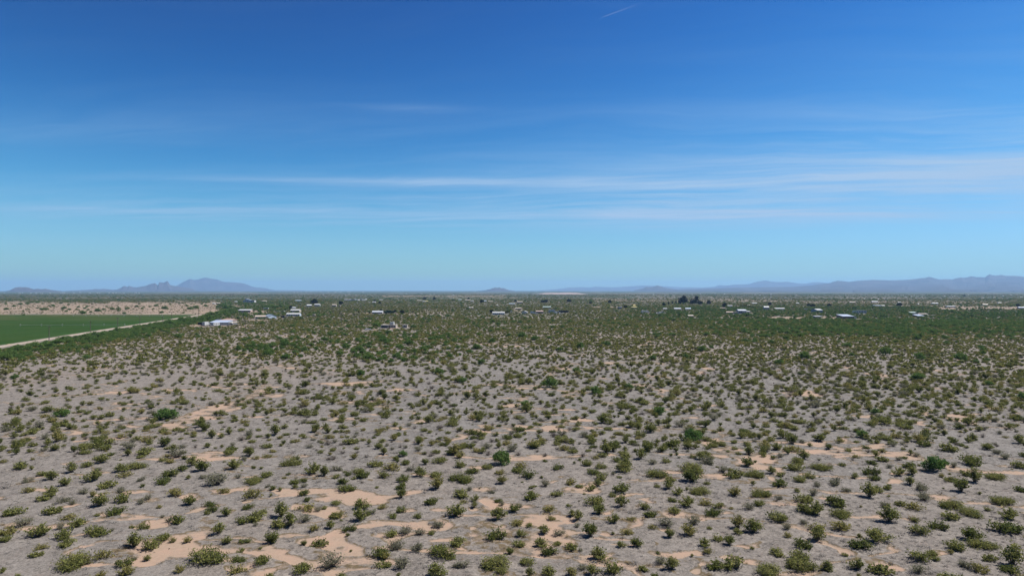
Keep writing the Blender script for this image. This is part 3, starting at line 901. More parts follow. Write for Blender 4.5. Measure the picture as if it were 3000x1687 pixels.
def build_near_shrubs():
    rg = random.Random(11)
    for (ox, oy), lst in SHRUB_TILES.items():
        for (tx, ty, tw, code) in lst:
            px, py = ox + tx / 4.293, oy + ty / 4.293
            x, y = at(px, py - 1.5)
            w = tw / 4.293 / F * y * 1.22
            sandy = float(sand_field(np.array([x]), np.array([y]))[0]) > 0.0
            NEAR_SHRUBS.append((x, y, w, code, sandy))
    arr = np.array([(p[0], p[1] + p[2] * .25, p[2]) for p in NEAR_SHRUBS])
    for n_, (x, y, w, code, sandy) in enumerate(NEAR_SHRUBS):
        y += w * 0.25
        gap = np.hypot(arr[:, 0] - x, arr[:, 1] - y) - (arr[:, 2] + w) * .5
        gap[n_] = 99
        j = int(gap.argmin())
        kind_j = {'g': 'grey-green shrub', 'm': 'green mesquite', 'o': 'olive bush', 'y': 'yellowish bush', 'd': 'dark green bush'}[NEAR_SHRUBS[j][3]]
        close = int((gap < 0.9).sum())
        mate = 'standing clear of its neighbours' if gap[j] > 1.3 else ('crowded by several bushes' if close >= 3 else ('touching a ' if gap[j] < 0.15 else 'beside a ') + ('larger ' if arr[j, 2] > w * 1.25 else 'smaller ' if arr[j, 2] < w * .8 else '') + kind_j)
        size = 'tiny' if w < 1.0 else 'small' if w < 1.5 else 'large' if w > 2.6 else 'middling'
        floor = 'on bare orange sand' if sandy else 'on grey crust'
        rz = rg.uniform(0, 6.28)
        hs = rg.uniform(0.62, 0.90)
        var = rg.randrange(5)
        shp = ('single-domed', 'twin-headed', 'upright', 'three-lobed', 'sprawling')[var]
        OCC.append((x, y, w * 0.55))
        if code == 'm':
            lab = 'round bright green mesquite tree standing alone among the creosote bushes' if w > 2.0 and x < 10 else 'low green mesquite bush among olive creosote bushes'
            plant('mesquite_tree', KIT['m'][rg.randrange(5)], lab, 'tree', x, y, w * 1.05, 1.0, rz, 'mesquite trees in the scrub', ('crown', 'trunk'))
        elif code == 'g':
            plant('desert_shrub', KIT['g'][var], f'{size} pale grey-green twiggy shrub {floor} {mate}', 'shrub', x, y, w, hs, rz, 'grey-green shrubs of the desert floor')
        else:
            kit = KIT['wide'] if (w > 3.0 and code == 'o') else KIT[code]
            plant('creosote_bush', kit[var % len(kit)], f'{size} {shp} {COLOUR_WORD[code]} creosote {floor} {mate}', 'bush', x, y, w, hs, rz, 'creosote bushes of the desert floor')


build_near_shrubs()


# ------------------------------------------------------------------ farm land: track and crop
def strip(name, label, pts, width, z, mat, seed=1, wob=0.5):
    """a dirt track of uneven width along a line"""
    out = []
    for (ax, ay), (bx, by) in zip(pts[:-1], pts[1:]):
        L = math.hypot(bx - ax, by - ay)
        k = max(2, int(L / 6))
        for i in range(k):
            out.append((ax + (bx - ax) * i / k, ay + (by - ay) * i / k))
    out.append(pts[-1])
    out = np.array(out)
    tn = np.gradient(out, axis=0)
    tn /= np.linalg.norm(tn, axis=1)[:, None]
    nrm = np.stack([-tn[:, 1], tn[:, 0]], 1)
    cols = np.linspace(-1, 1, 5)
    V = []
    s = np.arange(len(out)) * 0.35
    for c in cols:
        wd = width / 2 * c + (vn(s, np.full(len(s), c * 3 + seed), seed) - 0.5) * wob * abs(c) * 2
        crown = z + 0.05 * (1 - abs(c)) * (0.3 if abs(c) < 0.2 else 1)
        V.append(np.stack([out[:, 0] + nrm[:, 0] * wd, out[:, 1] + nrm[:, 1] * wd, np.full(len(out), crown)], 1))
    n = len(out)
    V = np.concatenate(V)
    idx = np.arange(5 * n).reshape(5, n)
    q = np.stack([idx[:-1, :-1], idx[:-1, 1:], idx[1:, 1:], idx[1:, :-1]], -1).reshape(-1, 4)[:, ::-1]
    o = put(name, quads_mesh(name, V, q, None, True), mat=mat, kind='structure')
    o['label'] = label
    return o


dust = paint('pale dust', (.40, .325, .245), .95, .16, .12)
dust2 = paint('tan dust', (.48, .35, .25), .95, .16, .12)
strip('farm_track', 'straight cream dirt track along the green field', [(ROAD0.x, ROAD0.y), (ROAD1.x, ROAD1.y)], 5.2, 0.05, dust)


def off(p, k):
    return p + ROAD_N * k


def build_field():
    a = off(ROAD0, 5.5)
    k = (FIELD_FAR - ROAD0.y) / (ROAD1.y - ROAD0.y)
    b = off(ROAD0.lerp(ROAD1, k), 5.5)
    nu, nv = 60, 50
    V = []
    for j in range(nv + 1):
        t = j / nv
        e = a.lerp(b, t)
        for i in range(nu + 1):
            s = (i / nu) ** 1.5
            V.append((e.x + (-1500 - e.x) * s, e.y, 0))
    V = np.array(V)
    V[:, 2] = 0.32 + (fbm(V[:, 0] * 0.02, V[:, 1] * 0.02, 71, 4) - 0.5) * 0.2
    idx = np.arange(len(V)).reshape(nv + 1, nu + 1)
    q = np.stack([idx[:-1, :-1], idx[:-1, 1:], idx[1:, 1:], idx[1:, :-1]], -1).reshape(-1, 4)[:, ::-1]
    # sides down to the soil
    rim = np.concatenate([idx[0, :], idx[1:, -1], idx[-1, -2::-1], idx[-2:0:-1, 0]])
    base = len(V) + np.arange(len(rim))
    low = V[rim].copy()
    low[:, 2] = -0.1
    V = np.concatenate([V, low])
    r2, b2 = np.roll(rim, -1), np.roll(base, -1)
    q = np.concatenate([q, np.stack([rim, r2, b2, base], -1)])
    m, t, out = new_mat('alfalfa')
    p = nd(t, 'ShaderNodeBsdfPrincipled')
    p.inputs['Roughness'].default_value = 0.85
    p.inputs['Specular IOR Level'].default_value = 0.0
    geo = nd(t, 'ShaderNodeNewGeometry')
    mp = nd(t, 'ShaderNodeMapping')
    mp.inputs['Scale'].default_value = (0.02, 0.16, 1)
    t.links.new(geo.outputs['Position'], mp.inputs['Vector'])
    band = noise_n(t, mp.outputs[0], 1.0, 5.0, 0.6)
    fine = noise_n(t, geo.outputs['Position'], 1.2, 5.0, 0.7)
    c = mix_c(t, smooth(t, fine, 0.3, 0.7), C4(.022, .056, .013), C4(.036, .078, .020))
    sp = nd(t, 'ShaderNodeSeparateXYZ')
    t.links.new(geo.outputs['Position'], sp.inputs[0])
    farm = smooth(t, sp.outputs[1], FIELD_FAR - 190, FIELD_FAR - 110)
    thin = math_n(t, 'MULTIPLY', smooth(t, band, 0.46, 0.66), math_n(t, 'ADD', math_n(t, 'MULTIPLY', farm, 0.65), 0.12))
    # drill rows and worn wheel tracks running beside the farm track
    across = nd(t, 'ShaderNodeVectorMath', operation='DOT_PRODUCT')
    t.links.new(geo.outputs['Position'], across.inputs[0])
    across.inputs[1].default_value = tuple(ROAD_N)
    row = math_n(t, 'FRACT', math_n(t, 'MULTIPLY', across.outputs['Value'], 1 / 23.0))
    trk = smooth(t, row, .90, .96, 0.0, .45)
    c = mix_c(t, math_n(t, 'MULTIPLY', trk, smooth(t, fine, .35, .6)), c, C4(.085, .085, .035))
    grow = noise_n(t, geo.outputs['Position'], 0.014, 5.0, 0.6)
    c = mix_c(t, smooth(t, grow, .35, .7, 0.0, .5), c, C4(.046, .092, .030))
    c = mix_c(t, thin, c, C4(.14, .115, .058))
    c = mix_c(t, 1.0, c, (ALB, ALB, ALB, 1), 'MULTIPLY')
    t.links.new(c, p.inputs['Base Color'])
    t.links.new(p.outputs[0], out.inputs['Surface'])
    o = put('crop_field', quads_mesh('crop_field', V, q, None, True), mat=m, kind='structure')
    o['label'] = 'flat dark green irrigated crop field beside the dirt track'


build_field()
# levee of pale earth at the far edge of the crop
strip('dirt_bank', 'pale earth bank along the far edge of the green field', [(-1500, FIELD_FAR + 6), (ROAD1.x + 12, FIELD_FAR + 6)], 5, 0.35, dust)
# spoil heap far out on the plain
mbx = []
sx0, sd0 = at(1585, 862.5)
sx1, _ = at(1730, 862.5)
pit = np.linspace(sx0, sx1, 60)
V = []
for tt, zz in ((0, -1), (60, 4), (420, 9), (900, 9), (1300, -2)):
    hh = zz * (0.75 + 0.5 * fbm(pit / 90.0, np.full(60, tt * 0.01), 91, 3))
    en = sst(pit, sx0, sx0 + 90) * (1 - sst(pit, sx1 - 60, sx1))
    V.append(np.stack([pit, np.full(60, sd0 + tt), np.where(zz > 0, hh * en, -1)], 1))
V = np.concatenate(V)
ix = np.arange(300).reshape(5, 60)
q = np.stack([ix[:-1, :-1], ix[:-1, 1:], ix[1:, 1:], ix[1:, :-1]], -1).reshape(-1, 4)
o = put('spoil_bank', quads_mesh('spoil_bank', V, q), mat=paint('pale spoil', (.36, .28, .25), .95, .2, .01), kind='structure')
o['label'] = 'long low pale pink spoil bank far out on the plain'

# ------------------------------------------------------------------ buildings
PAL = {
 'white': (.54, .54, .525), 'cream': (.54, .47, .37), 'beige': (.50, .42, .34), 'pink': (.50, .36, .30), 'grey': (.34, .34, .35), 'bluegrey': (.27, .33, .40),
 'brown': (.17, .12, .095), 'dark': (.035, .037, .045), 'metal': (.56, .59, .63), 'bluemetal': (.43, .49, .60), 'tile': (.42, .27, .20), 'yellow': (.70, .58, .24),
 'tan': (.44, .34, .25), 'black': (.015, .015, .017), 'glass': (.02, .025, .03), 'mint': (.45, .55, .48), 'blue': (.10, .15, .32), 'paleblue': (.50, .58, .66),
}


def pm(k):
    return paint(k + ' paint', PAL[k], .35 if k in ('glass',) else .55, .10, .6)


def building(name, label, cat, x0, x1, yb, yt, wall, roof, style='gable', depth=None, win=3, rz=0.0, rise=None, group=None, parts=True, over=0.35, minh=2.6, maxh=7.5, door=True, wallpart=True):
    gx, gy = at((x0 + x1) / 2, yb)
    w = max(1.8, (x1 - x0) / F * gy)
    ht = min(maxh, max(minh, (yb - yt) / F * gy))
    dp = depth or min(max(4.5, w * 0.42), 13)
    t = thing(name, label, cat, (gx, gy + dp / 2, 0), rz, group)
    OCC.append((gx, gy + dp / 2, w * 0.5 + 4))
    OCC_RECT.append((gx - w * .5 - 2, gx + w * .5 + 3, gy - 26, gy + dp + 3))
    hx, hy = w / 2, dp / 2
    rs = rise if rise is not None else {'gable': min(1.5, ht * 0.36), 'flat': 0.25, 'shed': min(1.2, ht * .3), 'hip': min(1.8, ht * .38), 'open': min(.9, ht * .25)}[style]
    eh = ht - rs
    wm, rm = pm(wall), pm(roof)
    if style in ('gable',):
        MB().prism_x([(-hy, -0.1), (hy, -0.1), (hy, eh), (0, ht - 0.08), (-hy, eh)], -hx, hx).put('wall', wm, t)
        o_ = over
        k = rs / hy
        MB().prism_x([(-hy - o_, eh - k * o_ + .02), (0, ht), (hy + o_, eh - k * o_ + .02), (hy + o_, eh - k * o_ + .16), (0, ht + .14), (-hy - o_, eh - k * o_ + .16)], -hx - o_, hx + o_).put('roof', rm, t)
    elif style == 'shed':
        MB().prism_x([(-hy, -0.1), (hy, -0.1), (hy, ht - .05), (-hy, eh)], -hx, hx).put('wall', wm, t)
        o_ = over
        k = rs / (2 * hy)
        MB().prism_x([(-hy - o_, eh - k * o_ + .02), (hy + o_, ht + k * o_), (hy + o_, ht + k * o_ + .16), (-hy - o_, eh - k * o_ + .18)], -hx - o_, hx + o_).put('roof', rm, t)
    elif style == 'flat':
        MB().box(-hx, hx, -hy, hy, -0.1, ht - .25).put('wall', wm, t)
        MB().box(-hx - .2, hx + .2, -hy - .2, hy + .2, ht - .25, ht).put('roof', rm, t)
    elif style == 'hip':
        MB().box(-hx, hx, -hy, hy, -0.1, eh).put('wall', wm, t)
        o_ = over + .25
        r_ = max(.3, hx - hy)
        vs_ = [(-hx - o_, -hy - o_, eh), (hx + o_, -hy - o_, eh), (hx + o_, hy + o_, eh), (-hx - o_, hy + o_, eh), (-r_, 0, ht), (r_, 0, ht)]
        vs_ += [(x, y, eh - .14) for x, y, z in vs_[:4]]
        MB().add(vs_, [(0, 1, 5, 4), (1, 2, 5), (2, 3, 4, 5), (3, 0, 4), (1, 0, 6, 7), (2, 1, 7, 8), (3, 2, 8, 9), (0, 3, 9, 6), (6, 9, 8, 7)]).put('roof', rm, t)
    elif style == 'open':
        k = rs / (2 * hy)
        MB().prism_x([(-hy - .4, eh), (hy + .4, ht), (hy + .4, ht + .18), (-hy - .4, eh + .18)], -hx - .4, hx + .4).put('roof', rm, t)
        n = max(2, int(w / 5) + 1)
        for i in range(n):
            for sy in (-1, 1):
                x = -hx + 2 * hx * i / (n - 1)
                MB().box(x - .1, x + .1, sy * hy - .1, sy * hy + .1, -0.1, (eh if sy < 0 else ht) - .02).put('post', pm('brown' if wall == 'dark' else wall), t)
        MB().box(-hx, hx, hy - .25, hy - .12, -0.1, ht - .1).put('back_wall', wm, t)
    if parts and style != 'open':
        trim = pm('white' if wall not in ('white',) else 'grey')
        n = win
        zb, zt = eh * .38, eh * .78
        slots = [(-hx + 2 * hx * (i + .5) / (n + (1 if door else 0))) for i in range(n + (1 if door else 0))]
        for i, x in enumerate(slots):
            if door and i == (n + 1) // 2:
                dd = MB().box(x - .5, x + .5, -hy - .08, -hy + .02, 0, min(2.1, eh * .86)).put('door', pm('brown'), t)
                MB().box(x + .3, x + .38, -hy - .14, -hy - .08, .95, 1.05).put('handle', pm('metal'), dd)
                continue
            ww = min(1.0, hx / (n + 1) * .62)
            fr = MB()
            fr.box(x - ww, x + ww, -hy - .09, -hy + .02, zb - .1, zb).box(x - ww, x + ww, -hy - .09, -hy + .02, zt, zt + .1)
            fr.box(x - ww, x - ww + .1, -hy - .088, -hy + .02, zb, zt).box(x + ww - .1, x + ww, -hy - .088, -hy + .02, zb, zt)
            wd = fr.put('window', trim, t)
            MB().box(x - ww + .1, x + ww - .1, -hy - .05, -hy + .02, zb, zt).put('pane', pm('glass'), wd)
    return t, w, ht, dp


def car(label, x, y, rz, body, kind='car', group=None, scale=1.0, cat=None):
    nm = {'car': 'parked_car', 'pickup': 'pickup_truck', 'van': 'van', 'truck': 'box_truck', 'trailer': 'cargo_trailer', 'camper': 'camper_trailer'}[kind]
    t = thing(nm, label, cat or {'car': 'car', 'pickup': 'pickup', 'van': 'van', 'truck': 'truck', 'trailer': 'trailer', 'camper': 'trailer'}[kind], (x, y, 0), rz, group, scale)
    OCC.append((x, y, 4.5))
    OCC_RECT.append((x - 4, x + 4, y - 18, y + 3))
    bm_, gl, bk = pm(body), pm('glass'), pm('black')
    W = .9
    wheels = [(-1.4, .33), (1.4, .33)]
    if kind == 'car':
        MB().prism([(-2.2, .35), (2.2, .35), (2.25, .7), (2.1, .85), (1.1, .98), (.55, 1.42), (-.9, 1.45), (-1.6, 1.02), (-2.2, .95)], -W, W).put('body', bm_, t)
        for s in (-1, 1):
            MB().prism([(-1.35, 1.02), (.9, 1.02), (.5, 1.36), (-.85, 1.38)], s * (W + .012) - .01, s * (W + .012) + .01).put('window', gl, t)
    elif kind == 'pickup':
        MB().prism([(-2.7, .45), (2.7, .45), (2.72, .95), (1.5, 1.08), (.95, 1.72), (-.35, 1.75), (-.5, 1.05), (-2.7, 1.05)], -W, W).put('body', bm_, t)
        for s in (-1, 1):
            MB().prism([(-.3, 1.12), (1.3, 1.12), (.9, 1.62), (-.25, 1.64)], s * (W + .012) - .01, s * (W + .012) + .01).put('window', gl, t)
        MB().box(-2.6, -.6, -.78, .78, .95, 1.06).put('bed', bk, t)
        wheels = [(-1.75, .4), (1.75, .4)]
    elif kind == 'van':
        MB().prism([(-2.6, .4), (2.6, .4), (2.65, 1.0), (2.0, 1.25), (1.5, 2.1), (-2.55, 2.15)], -W, W).put('body', bm_, t)
        for s in (-1, 1):
            MB().prism([(.4, 1.2), (1.9, 1.2), (1.45, 1.9), (.4, 1.95)], s * (W + .012) - .01, s * (W + .012) + .01).put('window', gl, t)
        wheels = [(-1.6, .36), (1.7, .36)]
    elif kind == 'truck':
        MB().box(-4.2, 1.6, -1.2, 1.2, .85, 3.5).put('cargo_box', bm_, t)
        MB().prism([(1.75, .6), (3.8, .6), (3.85, 1.4), (3.3, 1.6), (2.9, 2.5), (1.75, 2.55)], -1.1, 1.1).put('cab', pm('white'), t)
        MB().box(-4.1, 3.6, -.5, .5, .5, .84).put('chassis', bk, t)
        for s in (-1, 1):
            MB().prism([(2.1, 1.55), (3.2, 1.55), (2.85, 2.3), (2.1, 2.3)], s * 1.112 - .01, s * 1.112 + .01).put('window', gl, t)
        W, wheels = 1.1, [(-3.0, .48), (2.9, .48)]
    elif kind == 'trailer':
        MB().box(-3.2, 3.2, -1.15, 1.15, .6, 2.7).put('body', bm_, t)
        MB().box(3.2, 4.3, -.08, .08, .5, .62).put('tow_bar', bk, t)
        MB().box(-3.23, -3.2, -1.0, 1.0, .75, 2.5).put('rear_door', pm('grey'), t)
        W, wheels = 1.0, [(-.5, .36), (.4, .36)]
    elif kind == 'camper':
        MB().prism([(-3.6, .55), (3.5, .55), (3.8, 1.5), (3.4, 2.85), (-3.5, 2.95), (-3.8, 1.6)], -1.2, 1.2).put('body', bm_, t)
        for s in (-1, 1):
            for xx in (-2.3, .2, 2.2):
                MB().box(xx - .55, xx + .55, s * 1.212 - .012, s * 1.212 + .012, 1.5, 2.2).put('window', gl, t)
        MB().box(-.95, -.35, -1.225, -1.2, .6, 2.4).put('door', pm('grey'), t)
        MB().box(3.6, 4.8, -.08, .08, .5, .62).put('tow_bar', bk, t)
        W, wheels = 1.05, [(-.5, .36), (.4, .36)]
    for wx, wr in wheels:
        for s in (-1, 1):
            wl = MB().tube((wx, s * (W + .03), wr), (wx, s * (W - .2), wr), wr, wr, 10).put('wheel', bk, t)
            MB().tube((wx, s * (W + .045), wr), (wx, s * (W - .1), wr), wr * .55, wr * .55, 8).put('rim', pm('metal'), wl)
    return t


def car_px(label, px, py, body, kind, rz=0.0, **kw):
    x, y = at(px, py)
    return car(label, x, y + 1.5, rz, body, kind, **kw)


B = building
# --- compound by the dirt lot
B('metal_roof_house', 'long house with pale blue metal roof beside a row of white vehicles', 'house', 614, 664, 952, 940, 'white', 'bluemetal', 'shed', depth=13, win=5, rise=1.4)
t_, w_, h_, d_ = B('tile_roof_house', 'tall house with pinkish tile roof and shade-painted porch openings behind the blue roof', 'house', 639, 679, 946.5, 933, 'beige', 'tile', 'hip', depth=12, win=4, maxh=5.2)
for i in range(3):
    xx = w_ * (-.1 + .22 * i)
    MB().box(xx, xx + w_ * .17, -d_ / 2 - .12, -d_ / 2 + .05, .2, h_ * .52).put('porch_shade_panel', pm('dark'), t_)  # solid dark panels, the shade inside the porch openings painted on
B('shed', 'dark blue shed against the tile roofed house', 'shed', 629, 641, 945, 935.5, 'blue', 'dark', 'shed', depth=6, win=1)
car_px('black cargo trailer at the end of the white vehicle row', 590, 954, 'black', 'trailer', 0.05)
car_px('white box truck beside the black cargo trailer', 602, 955, 'white', 'truck', 1.45)
car_px('low white car between two white trucks at the blue roofed house', 610, 954.5, 'white', 'car', 0.2)
car_px('white pickup parked before the blue metal roof', 618.5, 954.5, 'white', 'pickup', 0.1)
car_px('white camper trailer against the blue roofed house', 629, 955, 'white', 'camper', 1.3)
car_px('dark grey van parked under the tile roofed house', 671, 953, 'dark', 'van', 0.3)
car_px('small white pickup parked beyond the tile roofed house', 684, 951.5, 'white', 'pickup', 0.6)
# white slatted fence in front
fx, fy = at(652, 953)
fence = thing('picket_fence', 'white slatted fence in front of the blue roofed house', 'fence', (fx, fy - 1, 0))
for i in range(13):
    MB().box(-7.0 + i * 1.1, -6.2 + i * 1.1, -.05, .05, 0, 1.7 + .1 * (i % 2)).put('slat', pm('white'), fence)
MB().box(-7.2, 7.2, .05, .12, .5, .62).put('rail', pm('white'), fence)
OCC.append((fx, fy, 8))

# --- cluster behind it
B('long_barn', 'long low barn with bright white roof and pink end wall', 'barn', 698, 734, 915, 906.5, 'pink', 'white', 'shed', depth=7, win=2, rise=1.2)
B('mobile_home', 'beige mobile home with shallow gable beside the blue-grey house', 'house', 745, 773, 934, 924, 'cream', 'beige', 'gable', depth=8, win=3, rz=0.35)
B('gabled_house', 'blue-grey gabled house beside the beige mobile home', 'house', 776, 798, 933, 921.5, 'paleblue', 'bluegrey', 'gable', depth=10, win=3, rz=-0.7, rise=2.0)
B('mobile_home', 'long mobile home with wide bright white roof and pale walls', 'house', 839, 878, 926, 917, 'paleblue', 'white', 'gable', depth=6, win=5, rise=1.3)
B('cream_building', 'cream flat building behind the long white roofed mobile home', 'building', 851, 877, 914.5, 906, 'cream', 'white', 'gable', depth=8, win=3)
B('small_house', 'small pale roofed house behind the cream building', 'house', 852, 865, 905, 899.5, 'grey', 'metal', 'gable', win=2)
car_px('white pickup in the yard of the cream building', 814, 914, 'white', 'pickup', 0.2)
car_px('white car in the yard beside the white pickup', 830, 914, 'white', 'car', -0.1)
car_px('white camper trailer under the green trees beside the bare yard', 779, 907, 'white', 'camper', 0.05)
B('shed', 'low black shed before the long mobile home', 'shed', 822, 833, 931, 927, 'black', 'dark', 'flat', depth=4, win=0, minh=2.0, door=False)
t_, w_, h_, d_ = B('white_house', 'large white house with an upswept dark panelled roof', 'house', 712, 745, 886.5, 879.5, 'white', 'white', 'flat', depth=12, win=5, maxh=6)
MB().prism([(-w_ * .34, h_ + .1), (w_ * .16, h_ + .1), (w_ * .16, h_ + .3), (-w_ * .30, h_ + 3.8), (-w_ * .34, h_ + 3.6)], -4, 5).put('sloped_roof', pm('bluegrey'), t_)
B('shed', 'small white shed beside the large white house', 'shed', 687.5, 694, 886, 882.3, 'white', 'white', 'gable', win=1)
B('ranch_house', 'low pale ranch house on the bare ground behind green trees', 'house', 767, 780, 885, 880, 'cream', 'beige', 'hip', win=3)
B('ranch_house', 'low grey ranch house alone behind the cream building', 'house', 865, 882, 883, 879.3, 'grey', 'paleblue', 'gable', win=3)
B('shed', 'pale shed at the far corner of the fallow field', 'shed', 622, 629, 891, 887, 'white', 'white', 'gable', win=1)
B('shed', 'brown shed at the far corner of the fallow field', 'shed', 633, 643, 891.5, 886.5, 'brown', 'cream', 'shed', win=1)
# --- houses with dark trees
B('ranch_house', 'white roofed house beneath the big dark tree', 'house', 921, 937, 897, 890, 'white', 'white', 'gable', win=2)
B('ranch_house', 'grey house with white gable under dark trees', 'house', 898, 911, 899, 892, 'grey', 'white', 'gable', win=2, rz=.5)
B('ranch_house', 'beige house on a pale clearing beside a round tree', 'house', 973, 985, 898, 891, 'beige', 'beige', 'gable', win=2)
B('shed', 'small tan shed beside the beige house', 'shed', 991, 997, 899, 895.5, 'tan', 'cream', 'flat', win=1)
B('water_tank_shed', 'small square cream tank shed beside the long mobile home', 'shed', 915.5, 922, 926.5, 922.5, 'cream', 'cream', 'flat', win=0, door=False, depth=3)
for i, (px, k, lb) in enumerate([(1034, 'camper', 'white camper at the near end of the storage lot row'), (1041, 'trailer', 'white cargo trailer second in the storage lot row'), (1049, 'camper', 'white camper between two trailers in the storage lot'), (1056, 'trailer', 'white cargo trailer in the midst of the storage lot row'), (1064, 'camper', 'white camper beside the last trailer of the storage lot'), (1071, 'trailer', 'white cargo trailer at the far end of the storage lot row')]):
    car_px(lb, px, 881 - (i % 2) * 1.5, 'white', k, .2 + .5 * (i % 3), group='vehicles in the storage lot', scale=1.5)
B('long_shed', 'long grey shed beside the white storage lot campers', 'shed', 1008, 1029, 881, 876.5, 'grey', 'grey', 'gable', win=2)
B('mobile_home', 'white mobile home on the plain behind the dark tree', 'house', 1091, 1100, 887, 883.3, 'white', 'white', 'gable', win=2)
B('mobile_home', 'white mobile home under a dark tree near the brown field', 'house', 1112, 1121, 880, 877, 'white', 'white', 'gable', win=2)
t_, w_, h_, d_ = B('white_house', 'white house with blue shaded windows among round dark trees', 'house', 1090, 1120, 919.5, 911, 'white', 'metal', 'gable', depth=9, win=4)
# --- long flat house in the scrub
t_, w_, h_, d_ = B('flat_house', 'long flat roofed house with a white box on its roof', 'house', 1116, 1160, 961, 952, 'beige', 'cream', 'flat', depth=7, win=5, rz=-0.03)
MB().box(w_ * .08, w_ * .33, -2, 1.5, h_, h_ + 2.0).put('roof_box', pm('white'), t_)
MB().box(-w_ * .46, -w_ * .1, -d_ / 2 - .1, -d_ / 2 + .05, .2, h_ * .7).put('porch_shade_panel', pm('dark'), t_)  # dark panel on the front wall, painted as porch shade
B('shed', 'square pale roofed shed beside the long flat house', 'shed', 1179, 1193, 960.5, 952, 'beige', 'cream', 'flat', depth=4, win=1, door=False)
car_px('white car parked in the bushes beside the long flat house', 1077, 967, 'white', 'car', 0.5)
# --- row in the middle of the plain
B('mobile_home', 'white roofed mobile home beside a yellow-green tree', 'house', 1443, 1478, 921.5, 913.5, 'paleblue', 'white', 'gable', depth=6, win=5)
B('shed', 'tiny cream shed by the yellow-green tree', 'shed', 1496, 1500, 916, 913, 'cream', 'white', 'flat', win=0, door=False)
B('gabled_house', 'narrow white gabled house at the end of the vehicle row', 'house', 1532, 1543, 919.5, 911, 'white', 'white', 'gable', depth=7, win=2, rz=1.35)
car_px('pale van parked between the gabled house and the pink garage', 1562, 919, 'paleblue', 'van', 0.1, scale=1.3)
car_px('white pickup parked against the pink garage', 1568, 919.5, 'white', 'pickup', 0.4, scale=1.2)
B('open_garage', 'pink open fronted garage with posts and pale roof edge', 'garage', 1571, 1591, 919, 910.5, 'pink', 'pink', 'open', depth=7)
for i, px in enumerate((1596, 1601, 1607)):
    car_px('old yellow truck parked beyond the pink open garage', px, 917 + (i % 2), 'yellow', 'pickup' if i != 1 else 'van', .3 * i, group='yellow trucks by the pink garage', scale=1.15)
car_px('big white box truck beside the black trailers', 1620, 917, 'white', 'truck', 0.15, scale=1.3)
car_px('white van parked at the big white box truck', 1631, 918.5, 'white', 'van', 0.4, scale=1.3)
car_px('grey pickup between the white van and black trailers', 1638, 918.5, 'grey', 'pickup', 1.2, scale=1.2)
for px in (1646, 1657):
    car_px('black flat cargo trailer at the end of the vehicle row', px, 917, 'black', 'trailer', .05, group='black trailers', scale=1.25)
B('long_shed', 'long pale green roofed shed behind the vehicle row', 'shed', 1591, 1614, 903, 898, 'grey', 'mint', 'shed', depth=9, win=2)
B('flat_house', 'low pink flat roofed house behind the yellow-green tree', 'house', 1510, 1527, 906.5, 902.5, 'pink', 'cream', 'shed', win=2)
# --- far middle
for i, (a, b, c, d2, w1, r1, lb) in enumerate([
 (1343, 1352, 880, 876.5, 'white', 'mint', 'pale green roofed house on the far plain by a white shed'), (1362, 1378, 881, 877.5, 'cream', 'cream', 'long cream house on the far plain by dark bushes'), (1380, 1387, 883.5, 880, 'white', 'white', 'small white shed before the long cream house'),
 (1410, 1425, 884, 880, 'grey', 'paleblue', 'grey house beneath a spreading dark tree on the plain'), (1430, 1443, 884.5, 881.5, 'cream', 'cream', 'cream trailer home near the grey house on the plain'),
 (1491, 1508, 892, 888.8, 'mint', 'paleblue', 'long pale roofed shed in the green scrub'), (1515, 1531, 888.5, 882.5, 'grey', 'beige', 'grey house beside dark tree in the green scrub'), (1455, 1459, 896, 893, 'white', 'white', 'little white shed alone in the green scrub'),
 (1374, 1378, 904, 900, 'white', 'white', 'narrow white tank shed on the plain'), (1381, 1386, 904, 901.3, 'grey', 'cream', 'low grey shed beside the narrow white tank shed'),
 (1221, 1235, 882, 879, 'cream', 'cream', 'long cream house with dark trees near the brown field'), (1239, 1246, 885, 882, 'white', 'white', 'white shed before the long cream house'), (1247, 1254, 884.5, 881.5, 'cream', 'yellow', 'yellow roofed cabin before the long cream house')]):
    B('farm_house', lb, 'house', a, b, c, d2, w1, r1, 'gable', win=2)
# --- settlement of trees
t_, w_, h_, d_ = B('yellow_house', 'bright yellow house with yellow tower roof among green trees', 'house', 1852, 1867, 903.5, 897, 'yellow', 'yellow', 'hip', depth=9, win=3)
MB().box(-1.6, 1.6, -1.6, 1.6, h_ - 1.0, h_ + 1.4).put('tower', pm('yellow'), t_)
MB().prism_x([(-2, h_ + 1.4), (2, h_ + 1.4), (0, h_ + 2.4)], -2, 2).put('tower_roof', pm('yellow'), t_)
B('grey_house', 'grey flat house on the open ground near the yellow house', 'house', 1811, 1822, 905, 899, 'grey', 'metal', 'flat', win=2)
B('long_shed', 'white roofed shed below the tall dark trees', 'shed', 1944, 1955, 908, 905, 'tan', 'white', 'shed', win=1)
B('tan_house', 'tan house with shining metal roof below the brown field', 'house', 1976, 1995, 908.5, 902, 'tan', 'metal', 'gable', win=3)
B('blue_roof_house', 'cream house with pale blue roof below the tall dark trees', 'house', 2009, 2024, 908, 902, 'cream', 'paleblue', 'gable', win=3)
for px, py, k, lb in ((1889, 918, 'camper', 'white camper trailer in thick green bushes'), (1896, 916, 'van', 'white van in thick green bushes'), (1928, 919.5, 'car', 'white car in the green thicket beside a van'), (1937, 919, 'van', 'white van in the green thicket beside a car'), (1942, 916.5, 'pickup', 'white pickup in the green thicket behind a van')):
    car_px(lb, px, py, 'white', k, .4, scale=1.25)
B('long_shed', 'low brown trailer shed with cream roof in green scrub', 'shed', 2018, 2032, 930, 925, 'brown', 'cream', 'shed', win=0, door=False, depth=4)
